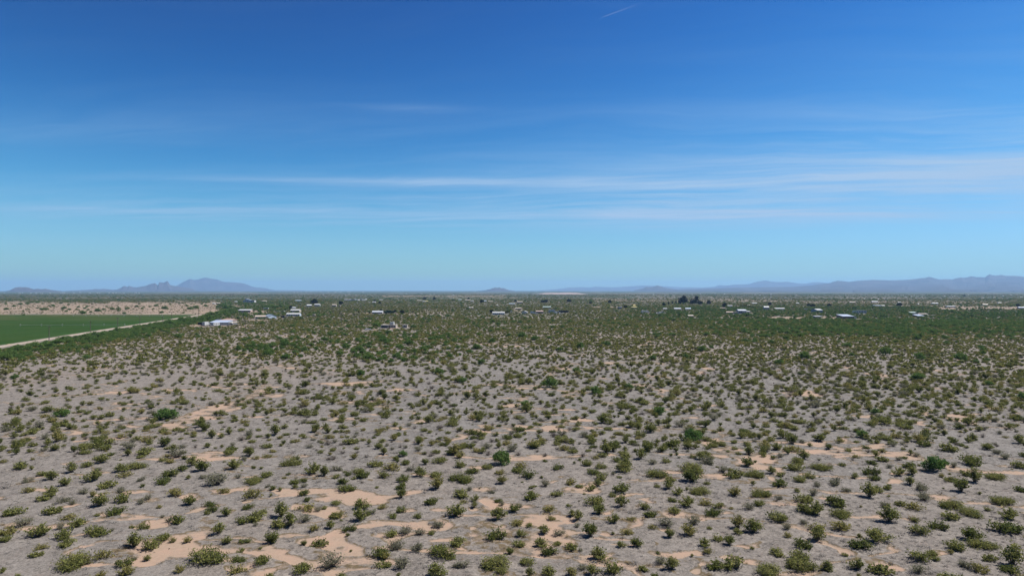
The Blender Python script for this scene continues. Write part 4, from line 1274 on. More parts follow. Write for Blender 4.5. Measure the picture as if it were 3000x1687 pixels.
t_, w_, h_, d_ = B('gabled_house', 'blue-grey house with white ridge and wide porch roof', 'house', 2164, 2187, 918.5, 906.5, 'bluegrey', 'metal', 'gable', depth=11, win=3)
MB().box(-w_ * .05, w_ * .38, -d_ / 2 - 3, -d_ / 2 - .1, h_ * .48, h_ * .54).put('porch_roof', pm('white'), t_)
for i in range(3):
    MB().box(w_ * .18 * i, w_ * .18 * i + .16, -d_ / 2 - 2.9, -d_ / 2 - 2.7, 0, h_ * .48).put('porch_post', pm('white'), t_)
B('long_shed', 'white roofed carport beside the blue-grey house', 'shed', 2187, 2198, 917, 912, 'grey', 'white', 'open', depth=5)
B('brown_house', 'low brown house in front of the blue-grey house', 'house', 2129, 2148, 919, 912.5, 'brown', 'tan', 'gable', win=3)
B('cabin', 'small yellow-beige cabin between brown and blue-grey houses', 'house', 2150, 2161, 919, 914.5, 'cream', 'cream', 'flat', win=1)
B('grey_house', 'tall pale grey house with white gable in dark brush', 'house', 2239, 2253, 908.5, 897, 'grey', 'white', 'gable', win=2)
B('long_shed', 'very long white roofed trailer home in green scrub', 'house', 2270, 2299, 907.5, 902, 'grey', 'white', 'gable', win=4, depth=6)
B('farm_house', 'white roofed farm house behind lime green trees', 'house', 2180, 2198, 897, 893.5, 'white', 'white', 'gable', win=2)
B('farm_house', 'grey farm house beside dark trees above the brown shed', 'house', 2131, 2146, 899, 894, 'bluegrey', 'grey', 'gable', win=2)
B('long_shed', 'dark brown open shed in the green scrub', 'shed', 2111, 2126, 906, 902.5, 'brown', 'tan', 'open')
B('farm_house', 'white house on the edge of the brown plain', 'house', 2204, 2218, 890.5, 887.3, 'white', 'white', 'gable', win=2)
# --- houses by the bare clearing
t_, w_, h_, d_ = B('blue_white_house', 'house with wide bluish white roof and deep dark painted shade', 'house', 2470, 2502, 934, 922.5, 'brown', 'bluemetal', 'shed', depth=15, win=3, rise=1.5, maxh=5)
MB().box(w_ * .5, w_ * .72, -d_ / 2, d_ / 2 - 4, -.1, h_ * .55).put('wing', pm('white'), t_)
MB().prism([(w_ * .49, h_ * .56), (w_ * .80, h_ * .5), (w_ * .80, h_ * .54), (w_ * .49, h_ * .66)], -d_ / 2 - .4, d_ / 2 - 3.6).put('wing_roof', pm('grey'), t_)
MB().box(-w_ * .5, w_ * .5, -d_ / 2 - .1, -d_ / 2 + .04, .1, h_ * .5).put('porch_shade_panel', pm('dark'), t_)  # dark sheet over the front imitates the shade under the roof
car_px('long white trailer behind the bluish white roof', 2512, 919, 'mint', 'camper', .02, scale=1.4)
car_px('bright white trailer at the end of the trailer pair', 2526, 919, 'white', 'camper', .02, scale=1.5)
B('gabled_house', 'white and blue gabled house by a long white fence', 'house', 2390, 2408, 916, 905, 'bluegrey', 'white', 'gable', depth=12, win=2, rz=.25)
B('shed', 'grey open shed on the bare clearing', 'shed', 2389, 2408, 933, 925.5, 'grey', 'grey', 'open', depth=6)
fx, fy = at(2383, 908)
fence = thing('board_fence', 'long white board fence beside the white and blue house', 'fence', (fx, fy, 0))
for i in range(14):
    MB().box(-14 + i * 2, -12.3 + i * 2, -.05, .05, 0, 1.8 + .25 * (i % 3 == 0)).put('board', pm('white'), fence)
B('blue_white_house', 'low house with sloping pale roof before a brown shed', 'house', 2690, 2708, 929, 923, 'dark', 'bluemetal', 'shed', depth=11, win=2, rise=1.2)
B('shed', 'rusty brown shed behind the sloping pale roof', 'shed', 2692, 2716, 924, 919.5, 'brown', 'brown', 'gable', win=0, door=False)
B('long_shed', 'narrow pale green roof alone in dense green scrub', 'shed', 2669, 2685, 920, 916.5, 'grey', 'mint', 'shed', win=1, depth=5)
for (a, b, c, d2, w1, r1, lb) in [
 (2732, 2749, 891, 887, 'white', 'white', 'white house with broad roof on the brown plain'), (2775, 2799, 901, 896, 'grey', 'grey', 'long grey shed at the edge of the pale bare strip'), (2555, 2572, 887, 882, 'beige', 'white', 'pale gabled house near a power pole on the plain'),
 (2632, 2640, 888, 885, 'white', 'white', 'small white house beside dark trees on the plain'), (2985, 3004, 904, 900, 'blue', 'bluemetal', 'blue roofed house beside the power poles'), (2880, 2895, 895, 890.5, 'beige', 'cream', 'beige house on the brown plain behind the pale strip'),
 (2333, 2341, 890, 886.5, 'cream', 'white', 'little cream house on the bare plain'), (2490, 2505, 887.5, 884, 'white', 'cream', 'cream house with dark trees on the bare plain'), (2583, 2592, 898, 895, 'white', 'white', 'white trailer home on the edge of the bare strip'),
 (2560, 2580, 898, 894.5, 'grey', 'bluegrey', 'grey sheds on the edge of the bare strip'), (2925, 2935, 889, 886, 'white', 'white', 'white cottage on the brown plain'), (2690, 2693, 893, 889, 'white', 'white', 'narrow white tank shed on the brown plain')]:
    B('farm_house', lb, 'house', a, b, c, d2, w1, r1, 'gable', win=2)

# --- tiny houses far out on the plain, one of each kind built, the rest copies
def far_house(label, px, py, w, h, wall, roof, group):
    x, y = at(px, py)
    t = thing('far_house', label, 'house', (x, y, 0), rnd.uniform(-.4, .4), group)
    hx, hy = w / 2, min(9, w * .3)
    MB().prism_x([(-hy, -.2), (hy, -.2), (hy, h * .65), (0, h * .97), (-hy, h * .65)], -hx, hx).put('wall', pm(wall), t)
    MB().prism_x([(-hy - .5, h * .62), (0, h), (hy + .5, h * .62), (hy + .5, h * .68), (0, h * 1.06), (-hy - .5, h * .68)], -hx - .5, hx + .5).put('roof', pm(roof), t)
    return t


rnd = random.Random(77)
FAR = []
for px in (12, 58, 67, 90, 107, 119, 126, 148, 178, 186, 190, 216, 236, 264, 286, 294, 318, 330, 341, 364, 397, 407):
    FAR.append((px + rnd.uniform(-2, 2), rnd.uniform(858, 861), 'white house among trees on the plain before the dark hills', 'houses before the dark hills'))
for px in (700, 780, 860, 870, 882, 897, 909, 925, 938, 945, 964, 980, 1000, 1018, 1026, 1062):
    FAR.append((px + rnd.uniform(-3, 3), rnd.uniform(856.2, 857.5), 'bright white warehouse in the far town on the horizon', 'warehouses of the far town'))
for px in (1010, 1022, 1043, 1176, 1193, 1232, 1262, 1270, 1330, 1580, 1835, 1916, 2006, 2026, 2052, 2093, 2122, 2260):
    FAR.append((px + rnd.uniform(-3, 3), rnd.uniform(861, 867), 'small white house on the far grey-green plain', 'houses on the far plain'))
for px in (2206, 2215, 2228, 2238, 2239, 2255, 2259, 2300, 2331, 2380, 2437, 2462, 2502, 2530, 2571, 2590, 2651, 2670, 2765, 2790, 2795, 2916, 2940, 2960, 2990, 2880, 2840, 2700):
    FAR.append((px + rnd.uniform(-3, 3), rnd.uniform(864, 877), 'small white house on the plain before the long ridge', 'houses before the long ridge'))
for (px, py, lb, gr) in FAR:
    d0 = H * F / (py - YH)
    wl = rnd.choice(['white', 'white', 'cream', 'paleblue'])
    lb = lb.replace('white', {'white': 'white', 'cream': 'cream walled', 'paleblue': 'pale blue'}[wl], 1) if 'white' in lb else {'white': 'white walled ', 'cream': 'cream walled ', 'paleblue': 'pale blue '}[wl] + lb
    far_house(lb, px, py, rnd.uniform(2.2, 5.5) / F * d0 * (1.0 if py > 858 else .8), min(7.0, rnd.uniform(1.3, 2.1) / F * d0), wl, 'white', gr)

# ------------------------------------------------------------------ power poles
pole_mat = paint('pole timber', (.10, .078, .060), .9)
POST = MB().tube((0, 0, -.5), (0, 0, 10.5), .17, .11, 7).mesh('pole_post')
ARM = MB().box(-1.3, 1.3, -.07, .07, 9.7, 9.86).mesh('pole_arm')
INS = MB().tube((0, 0, 9.86), (0, 0, 10.1), .06, .045, 6).mesh('pole_insulator')
for m_ in (POST, ARM):
    m_.materials.append(pole_mat)
INS.materials.append(pm('grey'))


def pole(px, yb, yt, label, group, rz=0.3):
    x, y = at(px, yb)
    hgt = min(16.0, max(7.0, (yb - yt) / F * y))
    t = thing('utility_pole', label, 'pole', (x, y, 0), rz, group)
    t.scale = (1.35, 1.35, hgt / 10.5)
    put('post', POST, t)
    put('crossarm', ARM, t)
    for xx in (-1.15, -.45, .45, 1.15):
        put('insulator', INS, t, loc=(xx, 0, 0))


for px, yb, yt in ((144, 996, 953.7), (265, 971, 940), (345, 963, 929.5), (410, 953.5, 926.5), (477, 949, 928.5), (503, 934, 914), (581.5, 925, 908), (613, 917, 897), (618, 912, 898)):
    pole(px, yb, yt, 'timber utility pole along the cream dirt track', 'poles along the dirt track', -.25)
for px, yb, yt in ((719, 966, 941), (1000, 951, 914), (976, 920, 899.5)):
    pole(px, yb, yt, {719: 'utility pole in scrub near the bare lot of the blue roofed house', 1000: 'thin tall utility pole alone in the creosote scrub', 976: 'utility pole beside the pale clearing of the beige house'}[px], None, .2)
for px, yb, yt in ((1843, 889, 867), (1885, 888, 870), (1952, 890, 868), (2066, 916, 894.5), (2398, 897, 883), (2460, 916, 896)):
    pole(px, yb, yt, 'utility pole near the tall dark trees and pale roofs' if px < 2100 else 'utility pole in green scrub behind the white and blue house', 'poles across the settled scrub', .4)
for px, yb, yt in ((2530, 899, 880), (2583.5, 910, 898), (2703, 911, 898), (2750, 903.5, 887.5), (2956, 907.5, 882)):
    pole(px, yb, yt, 'dark utility pole where green scrub meets the brown plain', 'poles along the edge of the brown plain', .1)

# ------------------------------------------------------------------ irrigation lines in the crop
def wheel_line(label, p0, p1):
    (x0, y0), (x1, y1) = at(*p0), at(*p1)
    L = math.hypot(x1 - x0, y1 - y0)
    t = thing('irrigation_line', label, 'irrigation line', (x0, y0, .3), math.atan2(y1 - y0, x1 - x0))
    MB().tube((0, 0, .9), (L, 0, .9), .08, .08, 6).put('pipe', pm('grey'), t)
    n = int(L / 14)
    ring = MB()
    for i in range(12):
        a0, a1 = math.pi * i / 6, math.pi * (i + 1) / 6
        ring.tube((0, math.cos(a0) * .9, .9 + math.sin(a0) * .9), (0, math.cos(a1) * .9, .9 + math.sin(a1) * .9), .04, .04, 4)
    for i in range(4):
        a0 = math.pi * i / 4
        ring.tube((0, math.cos(a0) * .9, .9 + math.sin(a0) * .9), (0, -math.cos(a0) * .9, .9 - math.sin(a0) * .9), .025, .025, 3)
    me = ring.mesh('irrigation wheel')
    me.materials.append(pm('grey'))
    for i in range(n + 1):
        put('wheel', me, t, loc=(L * i / max(1, n), 0, 0))


wheel_line('long pale wheeled pipe crossing the near part of the crop', (60, 956), (366, 955))
wheel_line('long pale wheeled pipe crossing the far part of the crop', (215, 927.5), (476, 928))

# ------------------------------------------------------------------ single trees
def tree(kit, label, px, py, wpx, group=None, hs=1.0, name='tree', rz=None):
    x, y = at(px, py)
    w = wpx / F * y
    parts = KIT[kit][rnd.randrange(len(KIT[kit]))]
    plant(name, parts, label, 'tree', x, y + w * .3, w, hs, rnd.uniform(0, 6.28), group, ('crown', 'trunk'))
    OCC.append((x, y + w * .3, w * .5))


tree('dark', 'round dark tree standing apart beside the white house', 1177.5, 920, 14, name='dark_tree')
tree('dark', 'dark green tree between bushes and the lone round tree', 1157, 916, 9, name='dark_tree')
tree('dark', 'small dark tree against the white house roof', 1116, 914, 8, name='dark_tree')
tree('dark', 'small dark round tree on pale ground before the white house', 1082.5, 919, 6.5, name='dark_tree')
tree('tall', 'narrow dark tree at the dark hedge near the white house', 1050.5, 918, 5, name='dark_tree')
for px, wp in ((1128, 10), (1136, 12), (1144, 11), (1151, 9)):
    tree('blue', 'blue-green garden tree beside the white house', px, 919, wp, 'garden trees beside the white house', 0.95, 'garden_tree')
tree('m', 'green mesquite tree beside the long flat house', 1102, 959, 28, name='mesquite_tree', hs=.75)
tree('dark', 'black leaning tree beside the white roofed mobile home', 1440, 918.5, 13, name='dark_tree')
tree('lime', 'yellow-green tree beside the white roofed mobile home', 1487, 918, 15, name='lime_tree', hs=.75)
tree('dark', 'big dark tree above the white roofed house', 919, 892, 22, name='dark_tree', hs=.75)
tree('dark', 'round grey-dark tree beside the beige house', 998, 893.5, 13, name='dark_tree')
tree('dark', 'dark tree behind the long white roofed mobile home', 851, 905, 10, name='dark_tree')
for px, py, wp, k in ((2004, 892, 26, 'dark'), (1992, 891, 12, 'tall'), (2031, 893, 20, 'dark'), (2042, 892, 17, 'tall'), (2052, 893, 14, 'dark'), (1946, 896.5, 10, 'dark'), (1959, 893, 6, 'tall'), (1970, 891, 6, 'tall'), (1981, 890, 6, 'tall'), (2078, 892, 13, 'dark')):
    tree(k, 'tall dark tree of the grove before the brown field' if wp > 11 else 'slim dark tree beside the tall grove', px, py, wp, 'dark grove before the brown field', 1.0, 'dark_tree')
for px, py, wp in ((1412, 888, 13), (1510, 885, 8), (1590, 888, 12), (1600, 887, 13), (1668, 886, 14), (1787, 889, 12), (2124, 899, 14), (2122, 903, 10), (2382, 900, 14), (2432, 898, 12), (2370, 897, 10), (2637, 898, 15), (1243, 878, 11), (1272, 879, 10), (1097, 884, 8), (1112, 890, 9), (1372, 879, 8), (2826, 869, 7), (2985, 899, 12), (1833, 903, 12), (2256, 895, 12), (1730, 890, 9)):
    sz = 'small' if wp < 10 else 'middling' if wp < 13 else 'large'
    wh = 'near the brown field and cream house' if px < 1300 else 'in the open middle of the settled plain' if px < 1800 else 'between the yellow house and the blue-grey house' if px < 2200 else 'on the scrub edge below the long ridge'
    tree('dark', f'{sz} dark shade tree {wh}', px, py, wp, 'shade trees of the plain', .85, 'dark_tree')
for px, py, wp in ((2185, 900, 14), (2196, 901, 12), (2205, 902, 10), (2172, 899, 9)):
    tree('lime', 'lime green tree in the grove behind the blue-grey house', px, py, wp, 'lime green grove', .7, 'lime_tree')
# green mesquites along the dirt track
for px, py, wp in ((20, 1042, 40), (60, 1030, 44), (95, 1022, 46), (128, 1018, 40), (160, 1010, 40), (180, 1000, 36), (215, 1003, 24), (250, 992, 36), (275, 990, 44), (297, 985, 30), (322, 976, 20), (340, 970, 26), (392, 958, 14), (440, 955, 22), (458, 954, 28), (492, 951, 36), (478, 952, 22), (530, 944, 34), (548, 942, 28), (565, 940, 26), (586, 941, 30), (608, 939, 34), (625, 932, 26), (600, 930, 26), (615, 924, 26), (640, 921, 28), (655, 917, 24), (660, 905, 26), (672, 902, 20), (645, 900, 24), (775, 903, 24), (790, 902, 26), (805, 903, 22), (820, 900, 18), (845, 922, 10), (905, 927, 18), (935, 927, 20), (948, 924, 16), (920, 921, 18), (700, 914, 16), (688, 917, 18), (672, 922, 16), (760, 936, 14), (800, 934, 10)):
    sz = 'small' if wp < 22 else 'middling' if wp < 32 else 'large'
    wh = 'overhanging the crop end of the dirt track' if py > 1005 else 'halfway along the dirt track' if py > 960 else 'beside the dirt lot of the blue roofed house' if py > 935 else 'beyond the blue roofed house'
    tree('m', f'{sz} bushy green mesquite tree {wh}' if px < 700 else f'{sz} bushy green mesquite tree among the mobile homes', px, py, wp, 'mesquites by the dirt track' if px < 700 else 'mesquites among the mobile homes', .56, 'mesquite_tree')
# mesquites standing out in the creosote flat
for px, py, wp in ((1612, 1136, 42), (1354, 1122, 28), (1745, 1156, 34), (1540, 1198, 36), (1180, 1338, 26), (890, 1030, 24), (1120, 1000, 22), (1010, 1022, 26), (830, 1016, 30), (780, 1044, 30), (950, 1000, 24), (1240, 1030, 26), (1440, 1005, 22), (1530, 990, 26), (1700, 1020, 26), (2060, 1030, 26), (1935, 1215, 36), (1285, 1098, 28), (1410, 1068, 24), (1690, 1095, 26), (2360, 1052, 34), (2600, 1040, 36), (2820, 1058, 36), (2700, 1055, 34), (2530, 1285, 34)):
    sz = 'small' if wp < 26 else 'middling' if wp < 34 else 'large'
    wh = 'where the creosote grows thickest' if py < 1062 else 'among widely spaced creosote bushes'
    tree('m', f'{sz} fresh green mesquite tree {wh}', px, py, wp, 'mesquites on the creosote flat', .85, 'mesquite_tree')
# bushes on the fallow field
for px, py, wp in ((15, 892, 9), (38, 899, 11), (16, 908, 14), (39, 899, 8), (66, 914, 8), (75, 908, 7), (84, 908, 7), (68, 924, 9), (57, 893, 12), (78, 892, 12), (92, 887, 8), (108, 888, 9), (108, 904, 8), (120, 909, 12), (128, 908, 14), (136, 907, 10), (153, 896, 10), (155, 899, 9), (143, 897, 7), (178, 890, 8), (184, 906, 16), (192, 914, 10), (201, 908, 10), (206, 888, 6), (199, 894, 9), (222, 908, 8), (228, 901, 10), (238, 920, 20), (246, 905, 9), (254, 900, 10), (256, 909, 9), (264, 916, 10), (270, 902, 6), (284, 913, 18), (302, 908, 10), (311, 900, 8), (320, 903, 8), (328, 908, 14), (345, 907, 14), (346, 912, 10), (362, 920, 12), (371, 906, 14), (390, 906, 6), (398, 900, 12), (407, 892, 8), (415, 905, 9), (420, 900, 8), (438, 900, 9), (448, 906, 8), (455, 898, 14), (475, 904, 10), (482, 906, 18), (471, 918, 14), (497, 893, 8), (545, 898, 12), (555, 907, 18), (573, 904, 18), (590, 892, 8), (536, 918, 8), (600, 898, 12)):
    sz = 'tiny' if wp < 8 else 'small' if wp < 10 else 'middling' if wp < 13 else 'large'
    wh = 'near its border with the green crop' if py > 912 else 'along its far green edge' if py < 894 else 'out in its open middle'
    tree('m', f'{sz} dusty mesquite bush on the tan fallow field {wh}', px, py, wp, 'bushes on the fallow field', .68, 'mesquite_bush')

# ------------------------------------------------------------------ contrail, high and far
def build_contrail():
    alt = 9500.0
    def sp(px, py):
        d = (alt - H) / ((YH - py) / F)
        return np.array([(px - 1500) / F * d, d, alt])
    a, b = sp(1763, 51), sp(1885, 7)
    n, k = 40, 8
    V, fade = [], []
    dirv = (b - a) / np.linalg.norm(b - a)
    s1 = np.cross(dirv, [0, 0, 1.0])
    s1 /= np.linalg.norm(s1)
    s2 = np.cross(s1, dirv)
    for i in range(n):
        t = i / (n - 1)
        p = a + (b - a) * t
        r = 4 + 34 * t ** .6
        for j in range(k):
            an = 2 * math.pi * j / k
            V.append(p + s1 * math.cos(an) * r + s2 * math.sin(an) * r)
            fade.append((1 - t) ** 1.3)
    idx = np.arange(n * k).reshape(n, k)
    q = np.stack([idx[:-1], np.roll(idx[:-1], -1, 1), np.roll(idx[1:], -1, 1), idx[1:]], -1).reshape(-1, 4)
    m, t, out = new_mat('ice trail')
    tr = nd(t, 'ShaderNodeBsdfTransparent')
    df = nd(t, 'ShaderNodeBsdfDiffuse')
    tl = nd(t, 'ShaderNodeBsdfTranslucent')
    df.inputs['Color'].default_value = tl.inputs['Color'].default_value = C4(.95, .95, .97)
    ad = nd(t, 'ShaderNodeMixShader')
    t.links.new(df.outputs[0], ad.inputs[1])
    t.links.new(tl.outputs[0], ad.inputs[2])
    mx = nd(t, 'ShaderNodeMixShader')
    av = nd(t, 'ShaderNodeAttribute', attribute_name='fade')
    t.links.new(math_n(t, 'MULTIPLY', av.outputs['Fac'], .06), mx.inputs[0])
    t.links.new(tr.outputs[0], mx.inputs[1])
    t.links.new(ad.outputs[0], mx.inputs[2])
    t.links.new(mx.outputs[0], out.inputs['Surface'])
    me = quads_mesh('contrail', np.array(V), q, {'fade': ('FLOAT', 'POINT', np.array(fade, np.float32))}, True)
    tag(put('contrail', me, mat=m), 'short thin white aircraft trail high in the blue sky', 'contrail')


build_contrail()


# ------------------------------------------------------------------ the scrub nobody could count
def source_collection(name, meshes):
    c = bpy.data.collections.new(name)
    for i, me in enumerate(meshes):
        o = bpy.data.objects.new('%s_%02d' % (name, i), me)
        c.objects.link(o)
    return c


def joined(fo, st, name):
    """one mesh of leaves and stems with two materials, for scattering"""
    bm = bmesh.new()
    bm.from_mesh(fo)
    n = len(bm.faces)
    bm.from_mesh(st)
    bm.faces.ensure_lookup_table()
    for f in bm.faces[n:]:
        f.material_index = 1
    me = bpy.data.meshes.new(name)
    bm.to_mesh(me)
    bm.free()
    me.materials.append(fo.materials[0])
    me.materials.append(st.materials[0])
    return me


def scatter(name, label, cat, meshes, x, y, z, s, hs, pick):
    """points carrying size, turn and kind; geometry nodes set a plant on each"""
    n = len(x)
    me = bpy.data.meshes.new(name)
    me.vertices.add(n)
    me.vertices.foreach_set('co', np.stack([x, y, z], 1).astype(np.float32).ravel())
    me.update()
    a = me.attributes.new('size', 'FLOAT_VECTOR', 'POINT')
    a.data.foreach_set('vector', np.stack([s, s, s * hs], 1).astype(np.float32).ravel())
    a = me.attributes.new('turn', 'FLOAT_VECTOR', 'POINT')
    a.data.foreach_set('vector', np.stack([np.zeros(n), np.zeros(n), rng.uniform(0, 6.28, n)], 1).astype(np.float32).ravel())
    a = me.attributes.new('pick', 'INT', 'POINT')
    a.data.foreach_set('value', np.asarray(pick, np.int32))
    o = put(name, me, kind='stuff')
    tag(o, label, cat)
    coll = source_collection(name + '_kinds', meshes)
    ng = bpy.data.node_groups.new(name, 'GeometryNodeTree')
    ng.interface.new_socket('Geometry', in_out='INPUT', socket_type='NodeSocketGeometry')
    ng.interface.new_socket('Geometry', in_out='OUTPUT', socket_type='NodeSocketGeometry')
    gi = ng.nodes.new('NodeGroupInput')
    go = ng.nodes.new('NodeGroupOutput')
    ip = ng.nodes.new('GeometryNodeInstanceOnPoints')
    ci = ng.nodes.new('GeometryNodeCollectionInfo')
    ci.inputs['Collection'].default_value = coll
    ci.inputs['Separate Children'].default_value = True
    ci.inputs['Reset Children'].default_value = True

    def na(nm, typ):
        k = ng.nodes.new('GeometryNodeInputNamedAttribute')
        k.data_type = typ
        k.inputs['Name'].default_value = nm
        return k.outputs[0]
    L = ng.links.new
    L(gi.outputs[0], ip.inputs['Points'])
    L(ci.outputs[0], ip.inputs['Instance'])
    ip.inputs['Pick Instance'].default_value = True
    L(na('pick', 'INT'), ip.inputs['Instance Index'])
    L(na('turn', 'FLOAT_VECTOR'), ip.inputs['Rotation'])
    L(na('size', 'FLOAT_VECTOR'), ip.inputs['Scale'])
    L(ip.outputs[0], go.inputs[0])
    md = o.modifiers.new('scatter', 'NODES')
    md.node_group = ng
    return o


OCCA = np.array(OCC)


def free(x, y, pad=0.3):
    """not on a house, a car, a planted bush or the track"""
    ok = np.ones(len(x), bool)
    for (ox, oy, orr) in OCCA:
        ok &= (np.abs(x - ox) > orr + pad) | (np.abs(y - oy) > orr + pad) | (np.hypot(x - ox, y - oy) > orr + pad)
    thin = rng.random(len(x)) < .85
    for (x0, x1, y0, y1) in OCC_RECT:
        ok &= ~((x > x0) & (x < x1) & (y > y0) & (y < y1) & thin)
    rd = road_side(x, y)
    ok &= (rd < -11) | (y > 905)
    return ok


def jgrid(x0, x1, y0, y1, c):
    gx, gy = np.meshgrid(np.arange(x0, x1, c), np.arange(y0, y1, c))
    gx = gx.ravel() + rng.uniform(-.55, .55, gx.size) * c
    gy = gy.ravel() + rng.uniform(-.55, .55, gy.size) * c
    return gx, gy


def scrub_density(x, y):
    px, py = to_px(x, y)
    d = 0.64 + 0.50 * (fbm(x * 0.022, y * 0.022, 101, 4) - 0.5) * 2 + 0.45 * (fbm(x * 0.10, y * 0.14, 103, 2) - 0.5)
    d += 0.35 * sst(px, 900, 2600) * sst(y, 80, 200)
    d -= 0.06 * (1 - sst(px, 500, 1100)) * (1 - sst(y, 260, 420))
    d += 0.25 * sst(y, 260, 500)
    d *= 1 - 0.55 * sst(sand_field(x, y), -0.1, 0.2) * (y < 600)
    d *= 1 - bare_mask(x, y) * 0.95
    rd = road_side(x, y)
    d += 0.55 * sst(rd, -62, -35)
    d = np.where(rd > -11, 0.0, d)
    return np.clip(d, 0, 1.2)


def green_zone(x, y):
    """where green mesquite thickets take over from olive creosote"""
    px, py = to_px(x, y)
    g = sst(px, 1900, 2300) * sst(y, 400, 520) * (1 - sst(y, 900, 1100)) * 0.42
    g = np.maximum(g, 0.55 * sst(px, 1700, 2000) * sst(y, 600, 760) * (1 - sst(y, 1000, 1500)))
    rd = road_side(x, y)
    g = np.maximum(g, 0.8 * sst(rd, -58, -34) * (1 - sst(y, 900, 1100)) * sst(y, 250, 330))
    g = np.maximum(g, 0.55 * (1 - sst(np.abs(px - 720), 60, 190)) * sst(y, 700, 800) * (1 - sst(y, 1600, 1900)))
    g = np.maximum(g, 0.20 * (1 - sst(np.abs(px - 1050), 200, 420)) * (1 - sst(np.abs(y - 380), 60, 130)))
    g = np.maximum(g, 0.006 + 0.05 * sst(y, 330, 480))
    return g * (0.35 + 1.3 * fbm(x * 0.012, y * 0.012, 131, 3))


NEARM = [joined(f, s, 'bush') for code in 'ooydgb' for f, s in KIT[code]]          # 25 leafy kinds, 3 brown
MESQ = [joined(f, s, 'mesquite') for f, s in KIT['m']]
LOD = []
for i in range(8):
    f, s = shrub_parts('far creosote', 700 + i, lobes=1 + i % 3, nstem=8, nleaf=120, size=0.15, hgt=0.72)
    f.materials.append(MATS[['creosote leaves', 'creosote leaves', 'dark creosote leaves', 'creosote leaves', 'yellow creosote leaves', 'creosote leaves', 'grey shrub leaves', 'grey shrub leaves'][i]])
    s.materials.append(MATS['twig'])
    LOD.append(joined(f, s, 'far bush'))
LODM = []
for i in range(4):
    f, s = tree_parts('far mesquite', 730 + i, nclump=14, nleaf=240, size=0.13, hgt=0.75, trunk=.12)
    f.materials.append(MATS['mesquite leaves'])
    s.materials.append(MATS['bark'])
    LODM.append(joined(f, s, 'far mesquite'))


